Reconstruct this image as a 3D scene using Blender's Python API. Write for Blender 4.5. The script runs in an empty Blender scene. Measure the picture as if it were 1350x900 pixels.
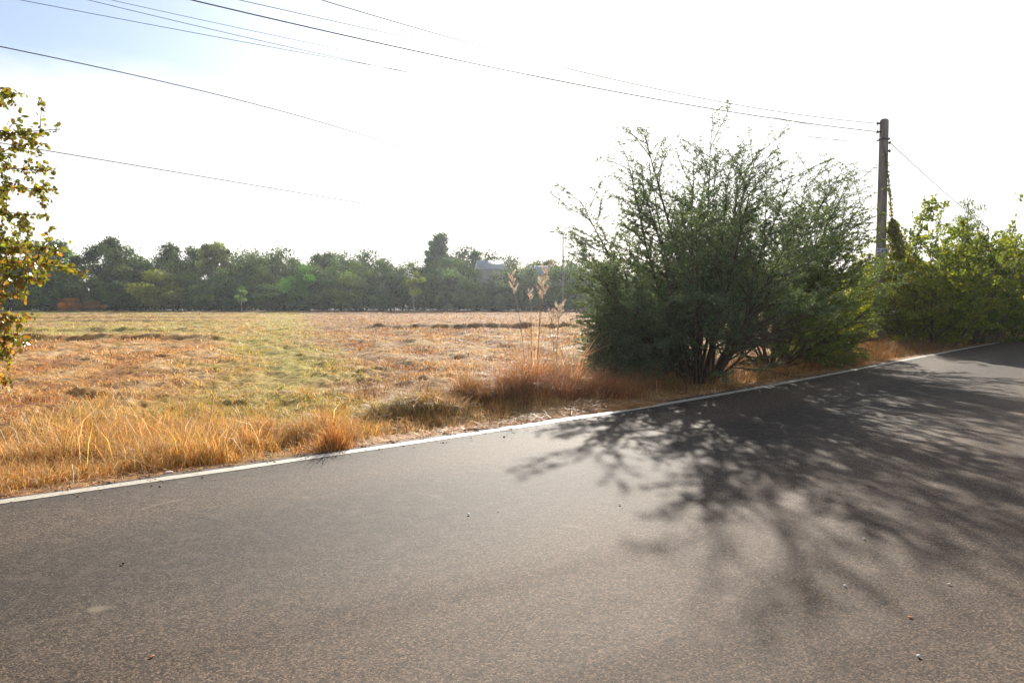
import bpy, math, random
import numpy as np
from mathutils import Vector

rng = np.random.default_rng(11)
random.seed(5)
S = bpy.context.scene
COL = S.collection
PI = math.pi

# ------------------------------------------------------------------ camera model
F = 1050.0                                   # focal length in photo pixels (1350 wide)
CAMH = 1.6
PITCH = math.atan(55 / F)
cp, sp = math.cos(PITCH), math.sin(PITCH)
SUN_AZ, SUN_EL = math.radians(5.0), math.radians(22.0)

def ray(px, py):
    u, v = (px - 675) / F, (450 - py) / F
    return np.array([u, cp + v * sp, -sp + v * cp])
def G(px, py, z=0.0):
    d = ray(px, py); t = (z - CAMH) / d[2]
    return np.array([d[0] * t, d[1] * t, z])
def P(px, py, Y):
    d = ray(px, py); t = Y / d[1]
    return np.array([d[0] * t, Y, CAMH + d[2] * t])

# ------------------------------------------------------------------ noise
_tab = np.random.default_rng(3).random((256, 256))
def vnoise(x, y):
    x = np.asarray(x, float); y = np.asarray(y, float)
    xi = np.floor(x).astype(int); yi = np.floor(y).astype(int)
    fx = x - xi; fy = y - yi
    fx = fx * fx * (3 - 2 * fx); fy = fy * fy * (3 - 2 * fy)
    a = _tab[xi & 255, yi & 255]; b = _tab[(xi + 1) & 255, yi & 255]
    c = _tab[xi & 255, (yi + 1) & 255]; d = _tab[(xi + 1) & 255, (yi + 1) & 255]
    return (a * (1 - fx) + b * fx) * (1 - fy) + (c * (1 - fx) + d * fx) * fy - 0.5
def fbm(x, y, o=4, s=1.0):
    r = 0; a = 1.0
    for k in range(o):
        r = r + a * vnoise(x * s + 17.3 * k, y * s - 9.1 * k); a *= .5; s *= 2.03
    return r
def smooth(a, b, x):
    t = np.clip((np.asarray(x, float) - a) / (b - a), 0, 1); return t * t * (3 - 2 * t)

# ------------------------------------------------------------------ road centreline (its left white line)
edge_px = [(0, 662.5), (200, 634), (400, 604), (640, 570), (845, 538), (1060, 500), (1200, 473), (1350, 445)]
ctrl = [G(*p)[:2] for p in edge_px]
ctrl = [np.array(c) for c in ctrl]
d0 = (ctrl[1] - ctrl[0]); d0 /= np.linalg.norm(d0)
pre = [ctrl[0] - d0 * k for k in (60, 40, 25, 15, 8, 4)]
d1 = (ctrl[-1] - ctrl[-3]); d1 /= np.linalg.norm(d1)
post = [ctrl[-1] + d1 * k + np.array([0.0006, -0.0005]) * 0 for k in (10, 25, 50, 90, 140, 220, 320)]
allc = pre + ctrl + post
def catmull(pts, step=0.35):
    out = []
    for i in range(1, len(pts) - 2):
        p0, p1, p2, p3 = pts[i - 1:i + 3]
        L = np.linalg.norm(p2 - p1); n = max(2, int(L / (step if L < 12 else step * 5)))
        # centripetal parameterisation
        t0 = 0; t1 = t0 + np.linalg.norm(p1 - p0) ** .5; t2 = t1 + np.linalg.norm(p2 - p1) ** .5; t3 = t2 + np.linalg.norm(p3 - p2) ** .5
        for k in range(n):
            t = t1 + (t2 - t1) * k / n
            A1 = (t1 - t) / (t1 - t0) * p0 + (t - t0) / (t1 - t0) * p1
            A2 = (t2 - t) / (t2 - t1) * p1 + (t - t1) / (t2 - t1) * p2
            A3 = (t3 - t) / (t3 - t2) * p2 + (t - t2) / (t3 - t2) * p3
            B1 = (t2 - t) / (t2 - t0) * A1 + (t - t0) / (t2 - t0) * A2
            B2 = (t3 - t) / (t3 - t1) * A2 + (t - t1) / (t3 - t1) * A3
            out.append((t2 - t) / (t2 - t1) * B1 + (t - t1) / (t2 - t1) * B2)
    out.append(pts[-2])
    return np.array(out)
LINE = catmull(allc)
# smooth so the line has no kinks
for _ in range(60):
    LINE[1:-1] = LINE[1:-1] * .5 + .25 * (LINE[:-2] + LINE[2:])
tang = np.gradient(LINE, axis=0); tang /= np.linalg.norm(tang, axis=1)[:, None]
NRM = np.stack([-tang[:, 1], tang[:, 0]], 1)            # points to the field side
arc = np.concatenate([[0], np.cumsum(np.linalg.norm(np.diff(LINE, axis=0), axis=1))])
def lateral(x, y):
    """signed distance to the white line, positive on the field side"""
    x = np.atleast_1d(np.asarray(x, float)); y = np.atleast_1d(np.asarray(y, float))
    out = np.empty(x.shape)
    for a in range(0, len(x), 20000):
        q = np.stack([x[a:a + 20000], y[a:a + 20000]], 1)
        d2 = ((q[:, None, :] - LINE[None, ::3, :]) ** 2).sum(2)
        i = d2.argmin(1) * 3
        out[a:a + 20000] = ((q - LINE[i]) * NRM[i]).sum(1)
    return out
ROADW = 6.9
EDGE = 0.16          # asphalt beyond the white line

# ------------------------------------------------------------------ terrain
BUNDS = [  # y0, x0, x1, height, half width
    (34.5, -40, -11.5, .36, .42), (50, -10, 9, .36, .45), (44, -40, -17, .25, .45), (62, -50, -20, .3, .6), (76, -60, -24, .3, .7),
    (92, -80, 10, .3, .8), (57, -25, -14, .12, .8), (110, -90, 40, .28, 1.0)]
def hgt(x, y, lat=None):
    x = np.asarray(x, float); y = np.asarray(y, float)
    if lat is None: lat = lateral(np.ravel(x), np.ravel(y)).reshape(x.shape)
    dout = np.where(lat > -ROADW / 2, lat - EDGE, -lat - ROADW - .2)
    off = smooth(0, 1.3, dout)
    z = -0.03 - .12 * off - .05 * (1 - smooth(-.35, -.02, dout))
    n = fbm(x, y, 3, 1.9) * .05 + fbm(x + 40, y, 3, 3.1) * .11 * smooth(6, 12, y) + fbm(x, y + 9, 2, .35) * .09
    z = z + n * smooth(0.15, 1.6, dout) * (1 - .5 * smooth(60, 140, y)) + fbm(x, y, 2, 9) * .02 * smooth(0.02, .2, dout)
    z = z + .05 * np.sin((x + .45 + .286 * y + fbm(x, y, 4, .33) * 2.2) * 2.1 + fbm(x, y, 2, .2) * 3) * smooth(7, 11, y) * smooth(2, 4, dout) * (1 - smooth(45, 80, y))
    for (y0, xa, xb, h, w) in BUNDS:
        yy = y - y0 - fbm(x, x * 0 + y0, 2, .12) * 3.0
        z = z + h * .72 * np.exp(-(yy / w) ** 2) * smooth(xa - 3, xa + 3, x) * (1 - smooth(xb - 3, xb + 3, x)) * (1 + fbm(x, y, 2, .8) * .35) * smooth(1, 4, dout)
    # low bank under the reddish brush
    z = z + .22 * np.exp(-(((x - 0.4) / 1.5) ** 2 + ((y - 12.2) / .8) ** 2))
    z = z + .12 * np.exp(-(((x + 1.1) / 1.0) ** 2 + ((y - 11.3) / .6) ** 2))
    return z
def H1(x, y): return float(hgt(np.array([x]), np.array([y]))[0])

C_ORANGE = np.array([.50, .275, .085]); C_STRAW = np.array([.56, .40, .22]); C_SOIL = np.array([.31, .205, .115])
C_OLIVE = np.array([.34, .295, .07]); C_RED = np.array([.33, .14, .06]); C_DARK = np.array([.13, .085, .055]); C_GOLD = np.array([.56, .37, .12])
def mixc(a, b, t): t = np.clip(t, 0, 1)[..., None]; return a * (1 - t) + b * t
def zone(x, y, lat):
    """natural colour of what covers the ground at x, y"""
    n1 = fbm(x, y, 4, .33); n2 = fbm(x + 70, y + 31, 4, 1.3); n3 = fbm(x - 20, y + 5, 3, .12)
    s = x + .45 + .286 * y + n1 * 2.2
    c = np.broadcast_to(C_ORANGE, x.shape + (3,)).copy()
    c = mixc(c, C_SOIL, smooth(.6, 2.4, s) * (.85 + n2))
    c = mixc(c, C_RED, smooth(.05, .4, n2) * .75)
    green = np.exp(-(s / (1.4 + .012 * y)) ** 2)
    c = mixc(c, C_OLIVE * 1.2, green * 1.0 + smooth(.1, .5, n1) * .35 * (y < 60))
    far_left = smooth(33, 37, y + n1 * 3) * (1 - smooth(-3, 3, s))
    c = mixc(c, C_OLIVE * 1.25, far_left * (.75 + n3))
    band = fbm(x * .05, y * .6, 2, 1.0)
    c = mixc(c, C_SOIL * 1.1, far_left * smooth(.0, .3, band) * .8)
    rows = np.sin(s * 2.1 + fbm(x, y, 2, .2) * 3) * (1 - green) * (y < 40)
    c = mixc(c, C_STRAW * 1.05, smooth(.35, .95, rows) * .65); c = mixc(c, C_RED * 1.1, smooth(.5, 1.0, -rows) * .45)
    c = mixc(c, C_STRAW, smooth(.28, .6, fbm(x + 11, y * 1.6, 3, .8)) * .8)
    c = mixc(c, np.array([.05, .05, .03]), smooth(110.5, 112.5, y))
    c = mixc(c, C_GOLD, smooth(4, 1, np.abs(lat)) * .5)
    c = mixc(c, np.array([.34, .16, .07]), (smooth(1.2, .3, lat) * (lat > 0)) * .75)
    return c

# ------------------------------------------------------------------ mesh helpers
def mesh_from(name, verts, faces_flat, loop_tot, mat=None, col=None, parent=None, smooth_sh=False, uv=None, mats=None):
    me = bpy.data.meshes.new(name)
    verts = np.asarray(verts, np.float32); ff = np.asarray(faces_flat, np.int32).ravel(); lt = np.asarray(loop_tot, np.int32)
    me.vertices.add(len(verts)); me.vertices.foreach_set('co', verts.ravel())
    me.loops.add(len(ff)); me.loops.foreach_set('vertex_index', ff)
    ls = np.concatenate([[0], np.cumsum(lt)[:-1]]).astype(np.int32)
    me.polygons.add(len(lt)); me.polygons.foreach_set('loop_start', ls); me.polygons.foreach_set('loop_total', lt)
    if smooth_sh: me.polygons.foreach_set('use_smooth', np.ones(len(lt), bool))
    if col is not None:
        a = me.color_attributes.new('Col', 'FLOAT_COLOR', 'POINT')
        cc = np.ones((len(verts), 4), np.float32); cc[:, :3] = col
        a.data.foreach_set('color', cc.ravel())
    if uv is not None:
        u = me.uv_layers.new(name='UVMap'); u.data.foreach_set('uv', np.asarray(uv, np.float32)[ff].ravel())
    me.update(calc_edges=True); me.validate()
    if mat: me.materials.append(mat)
    o = bpy.data.objects.new(name, me); COL.objects.link(o)
    if parent: o.parent = parent
    return o

class MB:
    """collects plain pieces into one mesh"""
    def __init__(s): s.v = []; s.f = []; s.l = []; s.n = 0
    def add(s, v, faces):
        v = np.asarray(v, float)
        for f in faces: s.f.extend([i + s.n for i in f]); s.l.append(len(f))
        s.v.append(v); s.n += len(v)
    def box(s, c, size, rz=0, bevel=0):
        x, y, z = np.array(size) / 2
        v = np.array([(-x, -y, -z), (x, -y, -z), (x, y, -z), (-x, y, -z), (-x, -y, z), (x, -y, z), (x, y, z), (-x, y, z)])
        ca, sa = math.cos(rz), math.sin(rz)
        v = np.stack([v[:, 0] * ca - v[:, 1] * sa, v[:, 0] * sa + v[:, 1] * ca, v[:, 2]], 1) + np.array(c)
        s.add(v, [(0, 3, 2, 1), (4, 5, 6, 7), (0, 1, 5, 4), (1, 2, 6, 5), (2, 3, 7, 6), (3, 0, 4, 7)])
    def tube(s, pts, rad, k=6, cap=True):
        pts = np.asarray(pts, float); n = len(pts)
        rad = np.broadcast_to(np.asarray(rad, float), (n,))
        t = np.gradient(pts, axis=0); t /= np.linalg.norm(t, axis=1)[:, None] + 1e-9
        ref = np.array([0, 0, 1.]) if abs(t[0][2]) < .9 else np.array([1., 0, 0])
        a = np.cross(t, ref); a /= np.linalg.norm(a, axis=1)[:, None] + 1e-9
        b = np.cross(t, a)
        ang = np.arange(k) * 2 * PI / k
        v = pts[:, None, :] + rad[:, None, None] * (np.cos(ang)[None, :, None] * a[:, None, :] + np.sin(ang)[None, :, None] * b[:, None, :])
        v = v.reshape(-1, 3); fs = []
        for i in range(n - 1):
            for j in range(k):
                j2 = (j + 1) % k
                fs.append((i * k + j, i * k + j2, (i + 1) * k + j2, (i + 1) * k + j))
        if cap: fs.append(tuple(range(k))[::-1]); fs.append(tuple((n - 1) * k + j for j in range(k)))
        s.add(v, fs)
    def lathe(s, c, prof, k=14, axis='z'):
        v = []
        for (r, h) in prof:
            for j in range(k):
                a = 2 * PI * j / k
                p = (r * math.cos(a), r * math.sin(a), h)
                if axis == 'x': p = (p[2], p[0], p[1])
                v.append(p)
        fs = []
        for i in range(len(prof) - 1):
            for j in range(k):
                j2 = (j + 1) % k; fs.append((i * k + j, i * k + j2, (i + 1) * k + j2, (i + 1) * k + j))
        fs.append(tuple(range(k))[::-1]); fs.append(tuple((len(prof) - 1) * k + j for j in range(k)))
        s.add(np.array(v) + np.array(c), fs)
    def build(s, name, mat, parent=None, smooth_sh=False):
        return mesh_from(name, np.concatenate(s.v), s.f, s.l, mat, None, parent, smooth_sh)

def tubes_fast(polys, rads, k=4):
    """many polylines to vertex / quad arrays"""
    V, FQ = [], []; n0 = 0
    ang = np.arange(k) * 2 * PI / k; ca, sa = np.cos(ang)[None, :, None], np.sin(ang)[None, :, None]
    for pts, r in zip(polys, rads):
        n = len(pts)
        t = np.empty_like(pts); t[1:-1] = pts[2:] - pts[:-2]; t[0] = pts[1] - pts[0]; t[-1] = pts[-1] - pts[-2]
        t /= np.sqrt((t * t).sum(1))[:, None] + 1e-9
        ref = np.array([.37, .91, .17])
        a = np.cross(t, ref); a /= np.sqrt((a * a).sum(1))[:, None] + 1e-9
        b = np.cross(t, a)
        V.append((pts[:, None, :] + r[:, None, None] * (ca * a[:, None, :] + sa * b[:, None, :])).reshape(-1, 3))
        i = np.arange(n - 1)[:, None] * k; j = np.arange(k)[None, :]; j2 = (j + 1) % k
        FQ.append((np.stack([i + j, i + j2, i + k + j2, i + k + j], 2).reshape(-1, 4)) + n0); n0 += n * k
    return np.concatenate(V), np.concatenate(FQ)
def wood_obj(name, polys, rads, mat, parent, k=4):
    v, f = tubes_fast(polys, rads, k)
    return mesh_from(name, v, f.ravel(), np.full(len(f), 4), mat, None, parent, True)

def unit(v): return v / (np.linalg.norm(v, axis=-1, keepdims=True) + 1e-9)
def leaves_obj(name, pos, axis, size, aspect, color, mat, parent, r=rng, curl=.15, shape='diamond', up=0.0, nrm=None):
    """leaf shaped faces: base, shoulders, tip; one mesh"""
    n = len(pos)
    a = unit(axis)
    nr = r.normal(size=(n, 3)); nr[:, 2] += up
    if nrm is not None: nr = nrm; a = unit(a - nrm * (a * nrm).sum(1)[:, None])
    w = unit(np.cross(a, nr)); nn = np.cross(w, a)
    L = size[:, None]; W = L * aspect
    if shape == 'diamond':
        v = np.stack([pos, pos + a * L * .45 + w * W * .5, pos + a * L + nn * L * curl, pos + a * L * .45 - w * W * .5], 1)
        k = 4
    else:                                                   # roundish leaf of six corners
        v = np.stack([pos, pos + a * L * .22 + w * W * .42, pos + a * L * .68 + w * W * .46 + nn * L * curl * .5, pos + a * L + nn * L * curl,
                      pos + a * L * .68 - w * W * .46 + nn * L * curl * .5, pos + a * L * .22 - w * W * .42], 1)
        k = 6
    f = np.arange(n * k)
    c = np.repeat(color, k, axis=0)
    return mesh_from(name, v.reshape(-1, 3), f, np.full(n, k), mat, c, parent)

def blades(name, x, y, z, h, w, lean, col, mat, bend=.35, tag_=None, r=rng, flat=None, az=None):
    """grass blades: a bent, tapering two-segment strip each"""
    n = len(x)
    base = np.stack([x, y, z], 1)
    az = r.uniform(0, 2 * PI, n) if az is None else az; ld = np.stack([np.cos(az), np.sin(az), np.zeros(n)], 1)
    if flat is not None: up = np.full(n, flat)
    else: up = np.ones(n)
    fa = r.uniform(0, 2 * PI, n); wd = np.stack([np.cos(fa), np.sin(fa), np.zeros(n)], 1) * (w / 2)[:, None]
    mid = base + (ld * lean[:, None] * .35 + np.array([0, 0, .55]) * up[:, None]) * h[:, None]
    tip = base + (ld * lean[:, None] + np.array([0, 0, 1.0]) * (up * (1 - bend * lean))[:, None]) * h[:, None]
    v = np.stack([base - wd, base + wd, mid + wd * .8, mid - wd * .8, tip], 1).reshape(-1, 3)
    q = (np.arange(n) * 5)[:, None]
    f = np.concatenate([q + np.array([0, 1, 2, 3]), q + np.array([3, 2, 4])], 1).ravel()
    lt = np.tile([4, 3], n)
    return mesh_from(name, v, f, lt, mat, np.repeat(col, 5, axis=0))

# ------------------------------------------------------------------ materials
def newmat(name):
    m = bpy.data.materials.new(name); m.use_nodes = True
    nt = m.node_tree; nt.nodes.clear()
    return m, nt, nt.nodes, nt.links
def N(nodes, t, **kw):
    n = nodes.new(t)
    for k, v in kw.items():
        if k in n.inputs: n.inputs[k].default_value = v
        else: setattr(n, k, v)
    return n
def leafmat(name, transl=.4, rough=.55, sat=1.0, tr_tint=(1.25, 1.15, .55), spec=.35):
    m, nt, nd, lk = newmat(name)
    out = nd.new('ShaderNodeOutputMaterial')
    at = N(nd, 'ShaderNodeAttribute', attribute_name='Col')
    oi = nd.new('ShaderNodeObjectInfo')
    mul = N(nd, 'ShaderNodeMix', data_type='RGBA', blend_type='MULTIPLY'); mul.inputs[0].default_value = 1
    lk.new(at.outputs['Color'], mul.inputs[6]); lk.new(oi.outputs['Color'], mul.inputs[7])
    pb = N(nd, 'ShaderNodeBsdfPrincipled', Roughness=rough)
    pb.inputs['Specular IOR Level'].default_value = spec
    tr = nd.new('ShaderNodeBsdfTranslucent')
    t2 = N(nd, 'ShaderNodeMix', data_type='RGBA', blend_type='MULTIPLY'); t2.inputs[0].default_value = 1
    t2.inputs[7].default_value = (*tr_tint, 1)
    lk.new(mul.outputs[2], t2.inputs[6]); lk.new(t2.outputs[2], tr.inputs['Color'])
    lk.new(mul.outputs[2], pb.inputs['Base Color'])
    ms = N(nd, 'ShaderNodeMixShader'); ms.inputs[0].default_value = transl
    lk.new(pb.outputs[0], ms.inputs[1]); lk.new(tr.outputs[0], ms.inputs[2]); lk.new(ms.outputs[0], out.inputs[0])
    return m
def woodmat(name, c1, c2, scale=9, rough=.9):
    m, nt, nd, lk = newmat(name)
    out = nd.new('ShaderNodeOutputMaterial'); pb = N(nd, 'ShaderNodeBsdfPrincipled', Roughness=rough)
    pb.inputs['Specular IOR Level'].default_value = .2
    tc = nd.new('ShaderNodeTexCoord'); mp = nd.new('ShaderNodeMapping'); mp.inputs['Scale'].default_value = (1, 1, .25)
    no = N(nd, 'ShaderNodeTexNoise', Scale=scale, Detail=6.0)
    cr = nd.new('ShaderNodeValToRGB'); cr.color_ramp.elements[0].position = .35; cr.color_ramp.elements[1].position = .7
    cr.color_ramp.elements[0].color = (*c1, 1); cr.color_ramp.elements[1].color = (*c2, 1)
    lk.new(tc.outputs['Object'], mp.inputs[0]); lk.new(mp.outputs[0], no.inputs['Vector']); lk.new(no.outputs[0], cr.inputs[0])
    lk.new(cr.outputs[0], pb.inputs['Base Color'])
    bp = N(nd, 'ShaderNodeBump', Strength=.5, Distance=.01); lk.new(no.outputs[0], bp.inputs['Height']); lk.new(bp.outputs[0], pb.inputs['Normal'])
    lk.new(pb.outputs[0], out.inputs[0]); return m
def plain(name, c, rough=.6, metal=0.0, var=.25, scale=12):
    m, nt, nd, lk = newmat(name)
    out = nd.new('ShaderNodeOutputMaterial'); pb = N(nd, 'ShaderNodeBsdfPrincipled', Roughness=rough, Metallic=metal)
    no = N(nd, 'ShaderNodeTexNoise', Scale=scale, Detail=5.0)
    tc = nd.new('ShaderNodeTexCoord'); lk.new(tc.outputs['Object'], no.inputs['Vector'])
    cr = nd.new('ShaderNodeValToRGB'); cr.color_ramp.elements[0].position = .3; cr.color_ramp.elements[1].position = .72
    cr.color_ramp.elements[0].color = (*[v * (1 - var) for v in c], 1); cr.color_ramp.elements[1].color = (*[min(1, v * (1 + var)) for v in c], 1)
    lk.new(no.outputs[0], cr.inputs[0]); lk.new(cr.outputs[0], pb.inputs['Base Color']); lk.new(pb.outputs[0], out.inputs[0]); return m

M_GRASS = leafmat('dry_grass', .30, .6, tr_tint=(1.25, 1.02, .7), spec=.3)
M_LEAF = leafmat('shrub_leaf', .30, .5, tr_tint=(1.05, 1.15, .5))
M_FEATHER = leafmat('feather_leaf', .34, .65, tr_tint=(1.15, 1.2, .5), spec=.12)
M_BROAD = leafmat('broad_leaf', .46, .65, tr_tint=(1.7, 1.5, .4), spec=.15)
M_LEFT = leafmat('autumn_leaf', .42, .35, tr_tint=(1.5, 1.2, .4), spec=.5)
M_FAR = leafmat('far_leaf', .32, .7, tr_tint=(1.1, 1.25, .5), spec=.15)
M_BARK = woodmat('bark', (.06, .045, .035), (.16, .13, .10))
M_PALEBARK = woodmat('pale_bark', (.22, .2, .17), (.42, .39, .34), 5)

# ground
def ground_mat():
    m, nt, nd, lk = newmat('field_ground')
    out = nd.new('ShaderNodeOutputMaterial'); pb = N(nd, 'ShaderNodeBsdfPrincipled', Roughness=.95)
    pb.inputs['Specular IOR Level'].default_value = .1
    at = N(nd, 'ShaderNodeAttribute', attribute_name='Col')
    tc = nd.new('ShaderNodeTexCoord')
    n1 = N(nd, 'ShaderNodeTexNoise', Scale=14.0, Detail=8.0, Roughness=.7); lk.new(tc.outputs['Object'], n1.inputs['Vector'])
    cr = nd.new('ShaderNodeValToRGB'); cr.color_ramp.elements[0].position = .32; cr.color_ramp.elements[1].position = .68
    cr.color_ramp.elements[0].color = (.42, .38, .36, 1); cr.color_ramp.elements[1].color = (1.35, 1.3, 1.2, 1)
    lk.new(n1.outputs[0], cr.inputs[0])
    mul = N(nd, 'ShaderNodeMix', data_type='RGBA', blend_type='MULTIPLY'); mul.inputs[0].default_value = 1
    lk.new(at.outputs['Color'], mul.inputs[6]); lk.new(cr.outputs[0], mul.inputs[7])
    n2 = N(nd, 'ShaderNodeTexNoise', Scale=1.7, Detail=6.0); lk.new(tc.outputs['Object'], n2.inputs['Vector'])
    cr2 = nd.new('ShaderNodeValToRGB'); cr2.color_ramp.elements[0].position = .4; cr2.color_ramp.elements[1].position = .62
    cr2.color_ramp.elements[0].color = (.7, .66, .62, 1); cr2.color_ramp.elements[1].color = (1.1, 1.1, 1.1, 1)
    lk.new(n2.outputs[0], cr2.inputs[0])
    mu2 = N(nd, 'ShaderNodeMix', data_type='RGBA', blend_type='MULTIPLY'); mu2.inputs[0].default_value = 1
    lk.new(mul.outputs[2], mu2.inputs[6]); lk.new(cr2.outputs[0], mu2.inputs[7])
    lk.new(mu2.outputs[2], pb.inputs['Base Color'])
    bp = N(nd, 'ShaderNodeBump', Strength=.9, Distance=.05); lk.new(n1.outputs[0], bp.inputs['Height']); lk.new(bp.outputs[0], pb.inputs['Normal'])
    lk.new(pb.outputs[0], out.inputs[0]); return m

# asphalt
def road_mat(line=False):
    m, nt, nd, lk = newmat('white_line_paint' if line else 'asphalt')
    out = nd.new('ShaderNodeOutputMaterial'); pb = N(nd, 'ShaderNodeBsdfPrincipled')
    tc = nd.new('ShaderNodeTexCoord'); uv = nd.new('ShaderNodeUVMap')
    ob = tc.outputs['Object']
    vo = N(nd, 'ShaderNodeTexVoronoi', Scale=115.0); lk.new(ob, vo.inputs['Vector'])
    g = N(nd, 'ShaderNodeTexNoise', Scale=210.0, Detail=2.0, Roughness=.7); lk.new(ob, g.inputs['Vector'])
    med = N(nd, 'ShaderNodeTexNoise', Scale=7.0, Detail=6.0, Roughness=.65); lk.new(ob, med.inputs['Vector'])
    big = N(nd, 'ShaderNodeTexNoise', Scale=.55, Detail=4.0); lk.new(ob, big.inputs['Vector'])
    # stone-to-stone colour
    sep = nd.new('ShaderNodeSeparateColor'); lk.new(vo.outputs['Color'], sep.inputs[0])
    cr = nd.new('ShaderNodeValToRGB'); e = cr.color_ramp.elements
    e[0].position = 0; e[0].color = (.010, .008, .006, 1); e[1].position = .97; e[1].color = (.33, .235, .16, 1)
    x = e.new(.40); x.color = (.036, .026, .019, 1); x = e.new(.78); x.color = (.125, .092, .065, 1)
    gm = N(nd, 'ShaderNodeMapRange'); gm.inputs['From Min'].default_value = .3; gm.inputs['From Max'].default_value = .7; lk.new(g.outputs[0], gm.inputs[0])
    sm = N(nd, 'ShaderNodeMix', data_type='FLOAT'); sm.inputs[0].default_value = .30; lk.new(sep.outputs[0], sm.inputs[2]); lk.new(gm.outputs[0], sm.inputs[3])
    lk.new(sm.outputs[0], cr.inputs[0])
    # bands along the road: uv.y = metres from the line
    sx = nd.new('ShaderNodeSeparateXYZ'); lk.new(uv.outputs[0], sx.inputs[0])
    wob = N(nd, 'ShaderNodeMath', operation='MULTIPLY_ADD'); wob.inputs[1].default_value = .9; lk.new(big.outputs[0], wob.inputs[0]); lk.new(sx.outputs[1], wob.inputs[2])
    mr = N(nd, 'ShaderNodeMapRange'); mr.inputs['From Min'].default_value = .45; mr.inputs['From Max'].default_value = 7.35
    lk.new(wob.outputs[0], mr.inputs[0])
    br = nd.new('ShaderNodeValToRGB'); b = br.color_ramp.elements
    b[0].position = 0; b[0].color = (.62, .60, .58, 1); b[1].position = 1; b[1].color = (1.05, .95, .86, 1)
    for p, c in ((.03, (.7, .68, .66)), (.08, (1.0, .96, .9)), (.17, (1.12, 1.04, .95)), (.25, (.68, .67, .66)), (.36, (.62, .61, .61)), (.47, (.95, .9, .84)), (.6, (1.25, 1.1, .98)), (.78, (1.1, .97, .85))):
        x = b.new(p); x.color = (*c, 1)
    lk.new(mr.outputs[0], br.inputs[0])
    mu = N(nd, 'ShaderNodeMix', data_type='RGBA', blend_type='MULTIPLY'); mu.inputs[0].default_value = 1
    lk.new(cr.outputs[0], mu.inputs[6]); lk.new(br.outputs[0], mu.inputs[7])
    # dusty patches
    cd = nd.new('ShaderNodeValToRGB'); cd.color_ramp.elements[0].position = .5; cd.color_ramp.elements[1].position = .78
    lk.new(med.outputs[0], cd.inputs[0])
    pf = N(nd, 'ShaderNodeMath', operation='MULTIPLY'); pf.inputs[1].default_value = .55; lk.new(cd.outputs[0], pf.inputs[0])
    du = N(nd, 'ShaderNodeMix', data_type='RGBA'); lk.new(pf.outputs[0], du.inputs[0]); lk.new(mu.outputs[2], du.inputs[6]); du.inputs[7].default_value = (.15, .11, .08, 1)
    # a few pale scuffs
    sc = N(nd, 'ShaderNodeTexNoise', Scale=2.1, Detail=2.0, Distortion=.6); lk.new(ob, sc.inputs['Vector'])
    sr = nd.new('ShaderNodeValToRGB'); sr.color_ramp.elements[0].position = .69; sr.color_ramp.elements[1].position = .78
    sr.color_ramp.elements[1].color = (.55, .55, .55, 1)
    lk.new(sc.outputs[0], sr.inputs[0])
    s2 = N(nd, 'ShaderNodeMix', data_type='RGBA'); lk.new(sr.outputs[0], s2.inputs[0]); lk.new(du.outputs[2], s2.inputs[6]); s2.inputs[7].default_value = (.30, .235, .165, 1)
    base = s2.outputs[2]
    if line:
        ch = N(nd, 'ShaderNodeTexNoise', Scale=24.0, Detail=7.0, Roughness=.75); lk.new(ob, ch.inputs['Vector'])
        c2 = nd.new('ShaderNodeValToRGB'); c2.color_ramp.elements[0].position = .57; c2.color_ramp.elements[1].position = .64
        lk.new(ch.outputs[0], c2.inputs[0])
        pc = nd.new('ShaderNodeValToRGB'); pc.color_ramp.elements[0].position = .3; pc.color_ramp.elements[0].color = (.40, .35, .27, 1)
        pc.color_ramp.elements[1].position = .65; pc.color_ramp.elements[1].color = (.52, .465, .375, 1); lk.new(med.outputs[0], pc.inputs[0])
        mx = N(nd, 'ShaderNodeMix', data_type='RGBA'); lk.new(c2.outputs[0], mx.inputs[0]); lk.new(pc.outputs[0], mx.inputs[6]); lk.new(base, mx.inputs[7])
        base = mx.outputs[2]; pb.inputs['Roughness'].default_value = .6
    else: pb.inputs['Roughness'].default_value = ROAD_ROUGH
    pb.inputs['Specular IOR Level'].default_value = .35 if line else ROAD_SPEC
    lk.new(base, pb.inputs['Base Color'])
    hh = N(nd, 'ShaderNodeMath', operation='MULTIPLY_ADD'); hh.inputs[1].default_value = -.8; lk.new(vo.outputs['Distance'], hh.inputs[0]); lk.new(g.outputs[0], hh.inputs[2])
    bp = N(nd, 'ShaderNodeBump', Strength=.25 if line else .5, Distance=.003); lk.new(hh.outputs[0], bp.inputs['Height']); lk.new(bp.outputs[0], pb.inputs['Normal'])
    lk.new(pb.outputs[0], out.inputs[0]); return m
ROAD_ROUGH, ROAD_SPEC = .79, .14

# ------------------------------------------------------------------ setting: ground, road, line
def tag(o, label=None, cat=None, group=None, kind=None):
    if label: o['label'] = label
    if cat: o['category'] = cat
    if group: o['group'] = group
    if kind: o['kind'] = kind
    return o
def empty(name, loc, rz=0.0, scale=1.0):
    o = bpy.data.objects.new(name, None); COL.objects.link(o); o.location = loc; o.rotation_euler = (0, 0, rz)
    o.scale = (scale,) * 3 if np.isscalar(scale) else scale
    o.empty_display_size = .2
    return o
def copy_tree(o, loc, rz, scale, tint=(1, 1, 1)):
    c = o.copy(); COL.objects.link(c); c.location = loc; c.rotation_euler = (0, 0, rz); c.scale = (scale,) * 3 if np.isscalar(scale) else scale
    for ch in o.children:
        d = ch.copy(); COL.objects.link(d); d.parent = c; d.color = (*tint, 1)
    return c

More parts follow.
